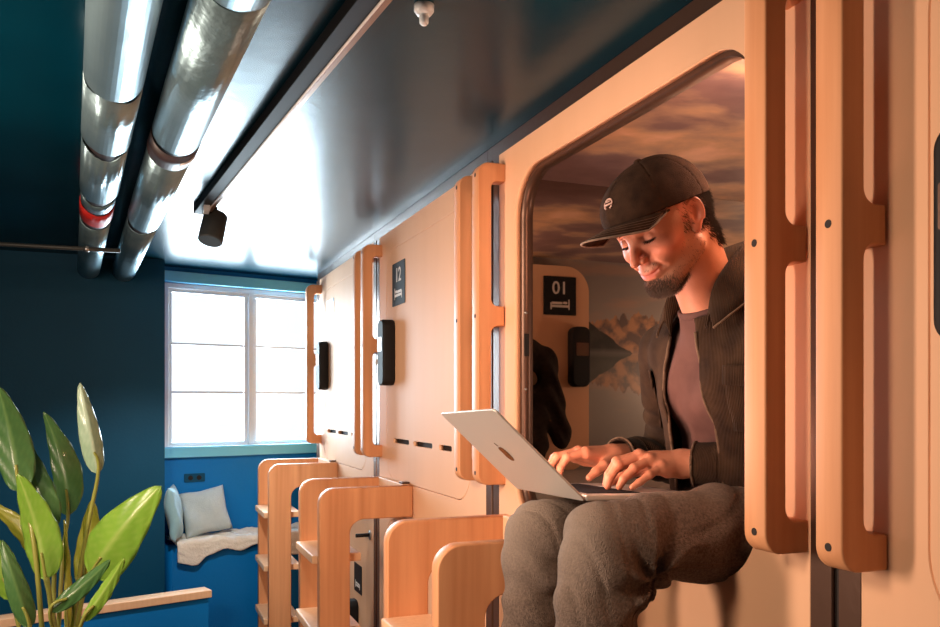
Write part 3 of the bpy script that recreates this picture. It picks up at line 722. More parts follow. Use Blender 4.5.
# ---- strands: tapered three-sided hairs on the skin surface
def strands(name, root, dirs, length, r, m, parent, seg=3, curl=None):
    n = len(root); root = np.asarray(root, float); dirs = dirs/np.linalg.norm(dirs, axis=1)[:, None]
    u = np.cross(dirs, [0.3, .2, .93]); u /= np.linalg.norm(u, axis=1)[:, None]+1e-9; v = np.cross(dirs, u)
    Vt = []; 
    for s in range(seg+1):
        t = s/seg; c = root+dirs*(length*t)[:, None]
        if curl is not None: c = c+curl*((length*t*t))[:, None]
        rr_ = r*(1-t*.8)
        for k in range(3):
            a = 2*math.pi*k/3; Vt.append(c+(u*math.cos(a)+v*math.sin(a))*rr_)
    Vt = np.stack(Vt, 1).reshape(-1, 3); st = (seg+1)*3; base = np.arange(n)[:, None]*st; F_ = []
    for s in range(seg):
        for k in range(3):
            j = (k+1) % 3; F_.append(np.concatenate([base+s*3+k, base+s*3+j, base+(s+1)*3+j, base+(s+1)*3+k], 1))
    return link(name, np_mesh(Vt, np.concatenate(F_)), m, parent, True)
NRM = np.zeros((len(SV), 3)); me.update(); me.vertices.foreach_get('normal', NRM.reshape(-1)) if False else None
vn = np.empty(len(SV)*3, np.float32); me.vertex_normals.foreach_get('vector', vn); vn = vn.reshape(-1, 3)
def pick(mask, n):
    w = np.where(mask, mask, 0).astype(float); w /= w.sum(); return rng.choice(len(SV), n, p=w)
LN = vn@HR
inhead = (np.linalg.norm(SV-HC, axis=1) < .19)
skinside = inhead & (ay < .085)
# goatee and jaw beard
x, z = L_[:, 0], L_[:, 2]
chin = skinside*np.exp(-((z+.084)/.020)**2)*np.exp(-((ay/.034)**4))*(x > .03)*(z < -.058)
jawb = skinside*.07*np.exp(-(((z+.062)-(.06-x)*.35)/.020)**2)*(x > -.01)*(x < .062)*(ay > .025)
mo = skinside*.07*np.exp(-((z+.0345-lipz)/.0042)**2)*(ay < .028)*(x > .075)
mask = chin+jawb*.8+mo
idx = pick(mask, 4200)
down = np.array([.25, 0, -1.0])@HR.T
dd = vn[idx]*.55+down+rng.normal(0, .22, (len(idx), 3))
ln = np.where(chin[idx] > mask[idx]*.5, .0095, .0042)*rng.uniform(.6, 1.1, len(idx))
strands('beard', SV[idx]+rng.normal(0, .0008, (len(idx), 3)), dd, ln, .00042, M['beard'], man)
# hair at side and nape, below the cap
hm = skinside*((x < .030)*(x > -.13)*(z > -.045-(x+.03)*.2)*(z < .075)*(ay > .035)) * ~((np.abs(x+.004) < .020)*(np.abs(z-.012) < .032)*(ay > .066))
front_limit = (x < .012+.25*np.clip(z-.005, 0, .06)); hm = hm*front_limit*~((x > -.035)*(z < -.012))
burn = skinside*(x > .008)*(x < .030+.5*np.clip(z-.02,0,.05))*(z > -.004)*(z < .06)*(ay > .050)
nape = skinside*(x < -.050)*(z > -.065)*(z < .05)
idx = pick((hm*1.0+burn*.8+nape), 9000)
dn = np.array([-.55, 0, -.85])@HR.T
dd = vn[idx]*.38+dn+rng.normal(0, .16, (len(idx), 3))
lnh = np.where(burn[idx] > 0, .008, .017)*rng.uniform(.6, 1.15, len(idx))
strands('hair', SV[idx]-vn[idx]*.001, dd, lnh, .00050, M['hair'], man, curl=dn*.3-vn[idx]*.2)
# brows and lashes
bz = .0445-.10*np.clip(ay-.038, 0, 1)
br = skinside*np.exp(-((z-bz)/.0028)**2)*(ay > .012)*(ay < .050)*(x > .055)
idx = pick(br, 900); sgn = np.sign(L_[idx, 1])
dl = np.stack([-.2+0*sgn, sgn*1.0, -.05+0*sgn], 1)@HR.T
strands('eyebrows', SV[idx], dl+vn[idx]*.35+rng.normal(0, .15, (len(idx), 3)), rng.uniform(.005, .008, len(idx)), .0004, M['hair'], man)
la = lash*skinside; idx = pick(la**2, 260)
dl = np.array([.75, 0, -.55])@HR.T
strands('eyelashes', SV[idx], dl+vn[idx]*.2+rng.normal(0, .12, (len(idx), 3)), rng.uniform(.004, .0065, len(idx)), .00033, M['hair'], man)

# ---- cap
M['cap'] = mat('washed_dark_cotton', (.052, .027, .017), .95, spec=.1, noise=(45, .7), col2=(.016, .009, .007), bump=(500, .25))
M['cap_edge'] = mat('worn_brim_edge', (.30, .22, .17), .9, noise=(90, .6), col2=(.10, .06, .045))
M['thread'] = mat('thread', (.16, .09, .06), .8, noise=(60, .3))
M['emblem'] = mat('embroidered_emblem', (.62, .40, .34), .7, noise=(300, .4), col2=(.4, .2, .16))
CT = rotm(0, .02, 0)
def cap_shell(P):
    L = tol(P)
    o = ell(L, (-.012, 0, .048), (.108, .0865, .097)); fr_ = ell(L, (.045, 0, .072), (.073, .066, .060))
    o = smin(o, fr_, .03); inn = o+.0045
    zl = .045+.15*np.clip(L[:, 0], -.2, .2)
    d = smax(o, -inn, .001); d = smax(d, -(L[:, 2]-zl), .002)
    # panel seams
    ph = np.arctan2(L[:, 1], L[:, 0]+.010); rad = np.hypot(L[:, 0]+.010, L[:, 1])
    for a in (math.pi/6+.35, -math.pi/6-.35, math.pi/2+.35, -math.pi/2-.35, 0, math.pi):
        dist = np.abs(np.sin(ph-a))*rad*(np.cos(ph-a) > 0)+(np.cos(ph-a) <= 0)*.05
        d = d+.0011*np.exp(-(dist/.0016)**2)
    return d
cv, cf = nets(cap_shell, HC-.17, HC+.17, .0022)
crown = link('cap_crown', np_mesh(cv, cf), M['cap'], man, True)
bt = tow((-.008, 0, .1460)); bn = np.array([0, 0, 1.0])@HR.T
tube('cap_button', [bt-bn*.004, bt+bn*.0, bt+bn*.003], [.0075, .0075, .004], M['cap'], crown, 16)
# brim: curved board swept forward
bm = bm_new(); rows = []; NU, NVv = 28, 10
def brim_pt(s, t, dz=0):
    a = (s-.5)*2*1.25                                      # across, -1.25..1.25 rad
    c_ = max((math.cos(a)-.3153)/.6847, 0)
    x0, y0 = .046+.072*c_, .0735*math.sin(a)/math.sin(1.25)
    out = .078*c_**.75; xx = x0+out*t; yy = y0*(1-.04*t)
    zz = .049+.26*(x0-.046) + .006*t*c_ - 5.0*yy*yy*t*min(c_*3, 1) + dz
    return tow((xx, yy, zz))
for dz in (0, -.0032):
    rows.append([[bm.verts.new(brim_pt(i/NU, j/NVv, dz)) for j in range(NVv+1)] for i in range(NU+1)])
for g, fl in ((rows[0], False), (rows[1], True)):
    for i in range(NU):
        for j in range(NVv):
            f_ = [g[i][j], g[i+1][j], g[i+1][j+1], g[i][j+1]]; bm.faces.new(f_ if fl else f_[::-1])
for i in range(NU):
    bm.faces.new((rows[0][i][NVv], rows[0][i+1][NVv], rows[1][i+1][NVv], rows[1][i][NVv]))
    bm.faces.new((rows[0][i][0], rows[0][i+1][0], rows[1][i+1][0], rows[1][i][0]))
for i in (0, NU):
    for j in range(NVv): bm.faces.new((rows[0][i][j], rows[0][i][j+1], rows[1][i][j+1], rows[1][i][j]))
brim = link('cap_brim', to_me(bm), M['cap'], man, True)
tube('brim_edge', [brim_pt(i/40, 1.0, -.0016) for i in range(41)], .0019, M['cap_edge'], brim, 8, label='worn pale edge of the brim')
for tt_ in (.82, .64, .46, .28):
    tube('stitch_line', [brim_pt(.04+.92*i/30, tt_, -.0001) for i in range(31)], .0004, M['thread'], brim, 6)
# embroidered emblem at the front: an oval horseshoe round a small bar, following the crown
def crown_pt(ya_, za_, lift=.001):
    o = np.array([.0, 0, .05]); tgt = np.array([.11, ya_, za_]); lo_, hi_ = .3, 1.6
    for _ in range(30):
        md = (lo_+hi_)/2; p = o+(tgt-o)*md
        q_ = np.array([p], np.float32); L1_ = smin(ell(q_, (-.012, 0, .048), (.108, .0865, .097)), ell(q_, (.045, 0, .072), (.073, .066, .060)), .03)[0]
        if L1_ < lift: lo_ = md
        else: hi_ = md
    return tow(o+(tgt-o)*lo_)
ring = [crown_pt(.0105*math.cos(a), .110+.0115*math.sin(a)) for a in np.linspace(-1.1, math.pi+1.1, 22)]
em = tube('cap_emblem', ring, .0018, M['emblem'], crown, 8)
tube('emblem_bar', [crown_pt(-.0085, .108), crown_pt(0, .1085), crown_pt(.010, .109)], .0021, M['emblem'], em, 8)
tube('emblem_bar', [crown_pt(-.005, .115), crown_pt(.005, .116)], .0014, M['emblem'], em, 8)

# ---- clothes
def fabric(name, c1, c2, scale, bmp, wales=None, wear=None, seam=None):
    m = mat(name, c1, .95, spec=.1, noise=(scale, .9), col2=c2, bump=(420, bmp), sheen=.04); nt = m.node_tree; b = nt.nodes['Principled BSDF']
    b.inputs['Sheen Roughness'].default_value = .5
    if wales:
        tc = nt.nodes.new('ShaderNodeTexCoord'); mp = nt.nodes.new('ShaderNodeMapping'); mp.inputs['Rotation'].default_value = wales[1]
        wv = nt.nodes.new('ShaderNodeTexWave'); wv.inputs['Scale'].default_value = wales[0]; wv.inputs['Distortion'].default_value = .6
        nt.links.new(tc.outputs['Object'], mp.inputs[0]); nt.links.new(mp.outputs[0], wv.inputs['Vector'])
        bp = nt.nodes.new('ShaderNodeBump'); bp.inputs['Strength'].default_value = .9; bp.inputs['Distance'].default_value = .0015
        nt.links.new(wv.outputs['Fac'], bp.inputs['Height']); nt.links.new(bp.outputs[0], b.inputs['Normal'])
    return m
M['jeans'] = fabric('grey_brown_denim', (.23, .16, .125), (.085, .058, .045), 200, .8)
M['shirt'] = fabric('plum_brown_jersey', (.125, .068, .062), (.085, .045, .042), 14, .15)
M['jacket'] = fabric('brown_corduroy', (.056, .033, .020), (.018, .010, .007), 22, .3, wales=(100, (0, 0, 1.05)))
M['jacket_lining'] = fabric('jacket_edge', (.17, .115, .08), (.07, .045, .032), 60, .3)
def wr(P, dirs):
    s = 0
    for (k, ph, a) in dirs: s = s+a*np.sin(P@np.array(k, np.float32)+ph+1.5*np.sin(P[:, 2]*23+P[:, 0]*17))
    return s
def f_jeans(P):
    d = None
    for i, (h, k, a) in enumerate(((HIPL, KNL, ANL), (HIPR, KNR, ANR))):
        h, k, a = map(np.array, (h, k, a))
        th = cap(P, h, k, .100, .079); sh = cap(P, k+(-.010, 0, -.01), a, .078, .066)
        g = smin(th, sh, .020)
        # folds at the back of the knee, radiating over the side
        q = P-(k+np.array([.055, 0, -.055])); rad = np.hypot(q[:, 0], q[:, 2]); an = np.arctan2(q[:, 2], q[:, 0])
        wgt = np.exp(-(rad/.105)**2)*np.clip(rad/.02, 0, 1)
        sn = np.sin(an*6+1.2*np.sin(P[:, 1]*30)+rad*22+i); g = g+.0125*wgt*np.abs(sn)*np.sign(sn)*(.5+.5*np.abs(sn))
        q2 = P-(k+np.array([-.01, 0, -.12])); g = g+.0062*np.exp(-(np.linalg.norm(q2, axis=1)/.13)**2)*np.sin(q2[:, 2]*75+q2[:, 0]*40+i*2)
        q3 = P-(h+np.array([-.14, 0, .02])); g = g+.0050*np.exp(-(np.linalg.norm(q3, axis=1)/.15)**2)*np.sin(q3[:, 0]*70-q3[:, 2]*50)
        g = g+.0036*np.sin(P[:, 0]*38+P[:, 2]*31+i)*np.sin(P[:, 1]*27-P[:, 2]*13)
        w_ = P[:, 0]*46+P[:, 2]*64+4*np.sin(P[:, 0]*19-P[:, 2]*11+i)+2*np.sin(P[:, 1]*33); g = g+.0032*np.maximum(np.sin(w_), 0)**3
        d = g if d is None else smin(d, g, .012)
    d = smin(d, cap(P, (1.235, 1.37, 1.385), (1.235, 1.52, 1.385), .115), .04)
    d = smax(d, P[:, 2]-1.46, .01); d = smax(d, (DZ0+.022)-P[:, 2]-10*np.clip(1.06-P[:, 0], 0, 1), .006)
    return smax(d, .93-P[:, 2], .004)
v_, f_ = nets(f_jeans, (.60, 1.15, .91), (1.40, 1.72, 1.49), .0042)
jme = np_mesh(v_, f_); fade_lit = np.zeros(len(v_))
for h_, k_, a_ in ((HIPL, KNL, ANL), (HIPR, KNR, ANR)):
    h_, k_, a_ = map(np.array, (h_, k_, a_))
    fade_lit += np.exp(-(np.linalg.norm((v_-(k_+(-.055, 0, .02)))*[1, 1, .6], axis=1)/.075)**2)+.6*np.exp(-(np.linalg.norm((v_-(k_*.55+h_*.45+(0, 0, .09)))*[.45, 1, 1], axis=1)/.055)**2)
vattr(jme, 'fade_lit', np.clip(fade_lit, 0, 1))  # worn knees and thighs, lightened further to paint their lit side
nt = M['jeans'].node_tree; b_ = nt.nodes['Principled BSDF']; src = b_.inputs['Base Color'].links[0].from_socket
an_ = nt.nodes.new('ShaderNodeAttribute'); an_.attribute_name = 'fade_lit'; mu = nt.nodes.new('ShaderNodeMath'); mu.operation = 'MULTIPLY'; mu.inputs[1].default_value = .6; nt.links.new(an_.outputs['Fac'], mu.inputs[0])
mx = nt.nodes.new('ShaderNodeMix'); mx.data_type = 'RGBA'; nt.links.new(mu.outputs[0], mx.inputs[0]); nt.links.new(src, mx.inputs[6]); mx.inputs[7].default_value = (.48, .38, .31, 1); nt.links.new(mx.outputs[2], b_.inputs['Base Color'])
jeans = link('jeans', jme, M['jeans'], man, True)
def surf(f, o, d, t0=0, t1=.3):
    "first point where the ray o + t d leaves the solid f"
    o = np.array(o, float); d = np.array(d, float); d /= np.linalg.norm(d); t = t0
    ts = np.linspace(t0, t1, 200); P = (o+ts[:, None]*d).astype(np.float32); v = f(P); k = np.where(v > 0)[0]
    return Vector(o+ts[k[0] if len(k) else -1]*d)
def seam_line(name, pts, f, d, r, m, parent, off=0):
    return tube(name, [surf(f, p, d)+Vector(d).normalized()*off for p in pts], r, m, parent, 6)
for dz_ in (0, .006):
    seam_line('side_seam', [np.array(KNL)*(1-t)+np.array(HIPL)*t+(0, 0, -.028+dz_-.01*t) for t in np.linspace(.18, .95, 30)], f_jeans, (0, -1, -.15), .0009, M['thread'], jeans)
    seam_line('side_seam', [np.array(KNL)*(1-t)+np.array(ANL)*t+(.018+dz_, 0, 0) for t in np.linspace(.05, .6, 20)], f_jeans, (.25, -1, 0), .0009, M['thread'], jeans)

def torso_shell(P, off):
    d = cap(P, (1.225, 1.39, 1.42), (1.225, 1.50, 1.42), .108)
    d = smin(d, cap(P, (1.205, 1.39, 1.50), (1.205, 1.49, 1.50), .106), .05)
    d = smin(d, cap(P, (1.155, 1.365, 1.64), (1.150, 1.48, 1.64), .112), .05)
    d = smin(d, cap(P, (1.135, 1.30, 1.725), (1.120, 1.545, 1.725), .066), .05)
    d = smin(d, cap(P, (1.112, 1.405, 1.75), (1.078, 1.400, 1.825), .084, .073), .03)
    return d-off
neckdir = (NECK0-NECK1)/np.linalg.norm(NECK0-NECK1)
NB = np.array([1.080, 1.400, 1.800])
def neckhole(P, r, z=0):
    ax_ = np.array([-.42, -.05, .90]); ax_ /= np.linalg.norm(ax_); q = P-NB; t = q@ax_; rad = np.linalg.norm(q-t[:, None]*ax_, axis=1)
    return np.maximum(rad-r, -(t+z))
def f_shirt(P):
    o = torso_shell(P, 0)
    q = P-np.array([1.08, 1.42, 1.50]); g = np.exp(-(np.linalg.norm(q*[1, 1, .7], axis=1)/.16)**2)
    o = o+.0055*g*np.sin(P[:, 2]*42+P[:, 1]*50+2*np.sin(P[:, 1]*25))+.002*np.sin(P[:, 1]*60+P[:, 2]*25)
    d = smax(o, -(o+.006), .001)
    d = smax(d, -neckhole(P, .0700, -.004), .002)
    return smax(d, 1.36-P[:, 2], .003)
v_, f_ = nets(f_shirt, (.98, 1.19, 1.35), (1.36, 1.66, 1.90), .0035)
shirt = link('t_shirt', np_mesh(v_, f_), M['shirt'], man, True)
def collar_ring(P):
    ax_ = np.array([-.42, -.05, .90]); ax_ /= np.linalg.norm(ax_); q = P-NB; t = q@ax_; rad = np.linalg.norm(q-t[:, None]*ax_, axis=1)
    return np.hypot((rad-.0690), (t-.002)*.5)-.0038
v_, f_ = nets(lambda P: collar_ring(P), (.98, 1.30, 1.70), (1.2, 1.50, 1.88), .0022)
link('neck_band', np_mesh(v_, f_), M['shirt'], shirt, True)
YC = 1.425
def sleeve(P, s, r=0):
    a, b, c = (np.array(J3[s+k]) for k in ('sh', 'el', 'wr')); ce = c+(b-c)*.06
    u = P-b; g = smin(cap(P, a, b, .068+r, .058+r), cap(P, b, ce, .057+r, .044+r), .018)
    dd_ = (c-b)/np.linalg.norm(c-b); t = (P-b)@dd_
    g = g+.0045*np.sin(t*95+3*np.sin(P[:, 2]*40))*np.exp(-((t-.10)/.09)**2)
    return g, t, np.linalg.norm(ce-b)
def f_jacket(P):
    o = torso_shell(P, .014)+.0032*np.sin(P[:, 2]*38+P[:, 1]*22+P[:, 0]*30)
    hang = cap(P, (1.20, 1.36, 1.40), (1.17, 1.37, 1.62), .125, .118); hang = smin(hang, cap(P, (1.20, 1.50, 1.40), (1.15, 1.48, 1.62), .125, .118), .04)
    o = smin(o, hang, .02)
    inn = o+.0065
    wdt = np.interp(P[:, 2], [1.38, 1.50, 1.62, 1.72, 1.80], [.078, .070, .060, .052, .058])
    cut = np.maximum(np.abs(P[:, 1]-YC-.008)-wdt, P[:, 0]-1.12)
    shell = smax(smax(o, -inn, .001), -cut, .003)
    shell = smax(shell, -neckhole(P, .090, .0), .003)
    shell = smax(shell, 1.385-P[:, 2], .003)
    d = shell
    for s in 'LR':
        g, t, Ln = sleeve(P, s); hol, _, _ = sleeve(P, s, -.006)
        low_ = P[:, 2] < 1.60
        hol = np.where((t > Ln-.06) & low_, hol, 1.0)
        g = np.where(low_, smax(g, (t-Ln), .003), g)
        d = smin(d, smax(g, -hol, .001), .012)
        d = np.where((o < -.0065) & (t < .02), np.maximum(d, -(o+.0066)), d)
    return d
v_, f_ = nets(f_jacket, (.97, 1.09, 1.36), (1.37, 1.86, 1.88), .0036)
jacket = link('jacket', np_mesh(v_, f_), M['jacket'], man, True)
for s in 'LR':
    b_, c_ = np.array(J3[s+'el']), np.array(J3[s+'wr']); ce = c_+(b_-c_)*.06; dr_ = (b_-ce)/np.linalg.norm(b_-ce)
    for k_, rr0 in ((0, .0465), (.05, .049)):
        pt = ce+dr_*(.004+k_); tmp = Vector(dr_); u1 = tmp.cross(Vector((0, 0, 1))).normalized(); v1 = tmp.cross(u1)
        tube('cuff_edge', [Vector(pt)+(u1*math.cos(a)+v1*math.sin(a))*rr0*.97 for a in np.linspace(0, 2*math.pi, 33)], .0030 if k_ == 0 else .0014, M['jacket_lining' if k_ == 0 else 'jacket'], jacket, 8)
# folded collar: a strip from fold line to outer edge with real thickness, plus the stand beneath
fold = [(1.018, 1.332, 1.775), (1.022, 1.325, 1.815), (1.045, 1.322, 1.855), (1.098, 1.335, 1.905), (1.150, 1.362, 1.928), (1.165, 1.402, 1.932), (1.150, 1.440, 1.925), (1.095, 1.468, 1.900), (1.040, 1.476, 1.845), (1.018, 1.474, 1.805), (1.012, 1.470, 1.770)]
oute = [(1.012, 1.312, 1.742), (1.035, 1.288, 1.768), (1.075, 1.278, 1.800), (1.125, 1.285, 1.840), (1.180, 1.320, 1.868), (1.205, 1.402, 1.872), (1.180, 1.480, 1.862), (1.125, 1.520, 1.832), (1.065, 1.522, 1.795), (1.030, 1.512, 1.765), (1.008, 1.492, 1.738)]
stnd = [(1.022, 1.345, 1.745), (1.030, 1.342, 1.780), (1.055, 1.338, 1.800), (1.105, 1.340, 1.825), (1.150, 1.368, 1.845), (1.160, 1.402, 1.850), (1.148, 1.436, 1.843), (1.100, 1.462, 1.822), (1.050, 1.464, 1.795), (1.028, 1.462, 1.775), (1.018, 1.458, 1.740)]
def crom(ps, n):
    out = []; ps = [Vector(p) for p in ps]; N = len(ps)-1
    for i in range(n+1):
        t = i/n*N; k = min(int(t), N-1); t -= k; p0, p1, p2, p3 = ps[max(k-1, 0)], ps[k], ps[k+1], ps[min(k+2, N)]
        out.append(.5*((2*p1)+(p2-p0)*t+(2*p0-5*p1+4*p2-p3)*t*t+(3*p1-p0-3*p2+p3)*t**3))
    return out
fo_, ou_, st_ = crom(fold, 60), crom(oute, 60), crom(stnd, 60); bm = bm_new(); g = []
for i in range(61):
    a, b, c = st_[i], fo_[i], ou_[i]; up = Vector((0, 0, .006))
    row = [a+(b-a)*t for t in (0, .35, .7)]+[b+up*.4]+[b+(c-b)*t+up*math.sin(t*math.pi)*1.3 for t in (.12, .35, .6, .8, 1)]
    g.append([bm.verts.new(p) for p in row])
for i in range(60):
    for j in range(len(g[0])-1): bm.faces.new((g[i][j], g[i+1][j], g[i+1][j+1], g[i][j+1]))
co = link('collar', to_me(bm), M['jacket'], jacket, True); sm = co.modifiers.new('s', 'SOLIDIFY'); sm.thickness = .005; sm.offset = 0
tube('collar_edge', [ou_[i]+Vector((0, 0, .0005)) for i in range(61)], .0028, M['jacket_lining'], co, 8)
# placket edges down each side and chest pocket flaps
for sg, y0 in ((-1, YC+.008), (1, YC+.008)):
    pts = []
    for z_ in np.linspace(1.74, 1.42, 24):
        wd = np.interp(z_, [1.38, 1.50, 1.62, 1.72, 1.80], [.078, .070, .060, .052, .058])
        pts.append(surf(lambda P: torso_shell(P, .014)*0+np.minimum(torso_shell(P, .012), np.minimum(cap(P, (1.20, 1.36, 1.40), (1.17, 1.37, 1.62), .123, .116), cap(P, (1.20, 1.50, 1.40), (1.15, 1.48, 1.62), .123, .116))), (1.17, y0+sg*(wd+.003), z_), (-1, 0, 0)))
    tube('placket_edge', pts, .0036, M['jacket_lining'], jacket, 8)
def jsolid(P): return np.minimum(torso_shell(P, .015), np.minimum(cap(P, (1.20, 1.36, 1.40), (1.17, 1.37, 1.62), .127, .120), cap(P, (1.20, 1.50, 1.40), (1.15, 1.48, 1.62), .127, .120)))
def patch(name, y0, y1, z0, z1, off, m, parent):
    bm = bm_new(); g = []
    for i in range(13):
        row = []
        for j in range(9):
            yy = y0+(y1-y0)*i/12; zz = z0+(z1-z0)*j/8
            if name == 'pocket_flap' and j == 0: zz -= .006*(1-abs(i/6-1))
            p = surf(jsolid, (1.19, yy, zz), (-1, (yy-YC)*4.0, 0)); row.append(bm.verts.new(p+Vector((-off, (yy-YC)*off*5, 0))))
        g.append(row)
    for i in range(12):
        for j in range(8): bm.faces.new((g[i][j], g[i+1][j], g[i+1][j+1], g[i][j+1]))
    o = link(name, to_me(bm), m, parent, True); s_ = o.modifiers.new('s', 'SOLIDIFY'); s_.thickness = .003; s_.offset = 0; return o
for a_, b_ in ((1.275, 1.355), (1.505, 1.575)):
    patch('pocket', a_+.002, b_-.002, 1.545, 1.652, .002, M['jacket'], jacket)
    fl = patch('pocket_flap', a_, b_, 1.635, 1.672, .0055, M['jacket'], jacket)
# added dark coat shape standing in for the man's back reflected in the mirror
def f_back_standin(P):
    P = P-np.array([.07, 0, 0], np.float32)
    d = smin(cap(P, (1.50, 1.245, 1.86), (1.62, 1.245, 1.80), .050, .052), cap(P, (1.50, 1.245, 1.80), (1.50, 1.250, 1.42), .055, .060), .06)
    d = smin(d, cap(P, (1.63, 1.245, 1.78), (1.715, 1.250, 1.44), .054, .046), .03)
    d = smin(d, cap(P, (1.60, 1.245, 1.62), (1.58, 1.245, 1.38), .050, .058), .05)
    d = smin(d, cap(P, (1.40, 1.245, 1.78), (1.34, 1.250, 1.44), .050, .046), .03)
    return d+.006*np.sin(P[:, 2]*55+P[:, 0]*45+2*np.sin(P[:, 0]*30))
v_, f_ = nets(f_back_standin, (1.30, 1.16, 1.30), (1.90, 1.34, 1.96), .007)
v_[:, 1] = np.maximum(v_[:, 1], 1.181)
M['coat'] = mat('dark_wool', (.05, .036, .030), .95, spec=.1, noise=(60, .7), bump=(300, .3))
coat = thing('coat', 'added dark coat shape standing in for the reflected back of the man, in the mirror beside the laptop', 'coat', (1.55, 1.24, 1.6))
link('standin_body', np_mesh(v_, f_), M['coat'], coat, True)
tube('standin_loop', [(1.57, 1.20, 1.88), (1.57, 1.19, 1.93), (1.57, 1.178, 1.94)], .004, M['coat'], coat, 8)
# shoes (below the frame)
M['shoe'] = mat('white_canvas', (.55, .52, .48), .8, noise=(60, .3), bump=(300, .2))
for an in (ANL, ANR):
    an = np.array(an)
    fs = lambda P: smax(smin(cap(P, an+(.01, 0, -.03), an+(-.13, -.012, -.065), .046, .036), cap(P, an+(0, 0, .03), an+(0, 0, -.04), .046, .05), .03), (an[2]-.10)-P[:, 2], .006)
    v_, f_ = nets(fs, an-(.20, .08, .13), an+(.08, .08, .09), .006)
    link('shoe', np_mesh(v_, f_), M['shoe'], man, True)

# ------------------------------------------------------------------ laptop
A0 = Vector((.770, 1.374, 1.416)); A1 = Vector((.793, 1.729, 1.405)); A2 = Vector((.614, 1.746, 1.576)); A3 = Vector((.592, 1.390, 1.587))
lu = (A1-A0).normalized(); lv = (A3-A0); lv = (lv-lu*lv.dot(lu)).normalized()
LW_, LH_ = .356, .248
lap = thing('laptop', 'open silver laptop resting on the knees of the seated man', 'laptop', A0)
FL = F(A0, lu, lv)                       # w = u x v
wdir = lu.cross(lv); flip = wdir.x > 0   # outer face should look towards -X / down
FLo = FL @ Matrix.Translation((0, 0, -.0045 if wdir.x < 0 else 0))
lid = link('lid', plate_me([rr(0, 0, LW_, LH_, .011, 8)], .0045, FLo, .001), M['alu'], lap)
sgn = 1 if wdir.x < 0 else -1
fi = FL @ Matrix.Translation((0, 0, -.0052 if sgn > 0 else .0047))
link('screen_bezel', plate_me([rr(.004, .004, LW_-.004, LH_-.004, .008)], .0005, fi), M['key'], lid)
fi2 = FL @ Matrix.Translation((0, 0, -.0058 if sgn > 0 else .0053))
link('screen', plate_me([rr(.012, .018, LW_-.012, LH_-.012, .003)], .0005, fi2), M['screen'], lid)
def apple(cx, cy, s):
    o = []
    for k in range(64):
        t = 2*math.pi*k/64; r = s*(1+.10*math.cos(2*t)*-.6+.05*math.sin(t)); x = r*math.cos(t)*.94; y = r*math.sin(t)*1.0
        if math.sin(t) > .8: y -= s*.16*(1-abs(math.cos(t))/.6) if abs(math.cos(t)) < .6 else 0
        if math.sin(t) < -.9: y += s*.07*(1-abs(math.cos(t))/.44)
        # bite at the right
        bx, by, br_ = s*1.22, s*.08, s*.50
        dx, dy = x-bx, y-by; L_b = math.hypot(dx, dy)
        if L_b < br_: x, y = bx+dx/L_b*br_, by+dy/L_b*br_
        o.append((cx+x, cy+y))
    leaf = [(cx+s*.05+s*.42*u_-s*.0, cy+s*1.12+s*.42*u_+s*.16*math.sin(math.pi*u_)) for u_ in np.linspace(0, 1, 9)]+[(cx+s*.05+s*.42*u_+s*.0, cy+s*1.12+s*.42*u_-s*.20*math.sin(math.pi*u_)) for u_ in np.linspace(1, 0, 9)][1:-1]
    return [o, leaf]
fo3 = FL @ Matrix.Translation((0, 0, .0002)) if sgn > 0 else FL @ Matrix.Translation((0, 0, -.0007))
al = apple(LW_/2, LH_/2, .021)
link('lid_logo', join_me([plate_me([l], .0006, fo3) for l in al]), M['logo'], lid, label='dark polished fruit logo')
# base
bu = lu; bz = Vector((.02, -.03, 1)); bz = (bz-bu*bz.dot(bu)).normalized(); bv = bz.cross(bu)
if bv.x < 0: bv = -bv
OB = A0+bz*.012
mb = Matrix((bu, bv, bz)).transposed().to_4x4(); mb.translation = OB
def lbox(name, a, b, m, parent, bev=.001):
    bm = bm_new(); bm_box(bm, a, b, bev); bmesh.ops.transform(bm, matrix=mb, verts=bm.verts); return link(name, to_me(bm), m, parent)
base = lbox('base', (0, .003, -.011), (LW_, LH_, 0), M['alu'], lap, .003)
lbox('hinge', (.04, -.001, -.008), (LW_-.04, .006, .003), M['key'], lap, .002)
kw = lbox('keyboard_well', (.035, .020, -.001), (LW_-.035, .138, .0004), M['key'], base, 0)
lbox('trackpad', (.105, .150, -.001), (.251, .240, .0005), M['alu'], base, .0003)
for r_ in range(6):
    n_ = 14; y0 = .0225+r_*.0192; x0 = .037; wk = (LW_-.074)/n_
    if r_ == 5: spans = [(0, 1), (1, 2), (2, 3), (3, 4.2), (4.2, 9.4), (9.4, 10.6), (10.6, 11.6), (11.6, 12.4), (12.4, 13.2), (13.2, 14)]
    else:
        o_ = (0, 0, .5, .8, 1.2)[r_]; spans = [(k, k+1) for k in range(14)] if o_ == 0 else [(0, 1+o_)]+[(1+o_+k, 2+o_+k) for k in range(12-int(o_ > 1))]; spans[-1] = (spans[-1][0], 14)
    for a_, b_ in spans: lbox('key', (x0+a_*wk+.0012, y0, .0004), (x0+b_*wk-.0012, y0+.0168, .0016), M['key'], kw, 0)

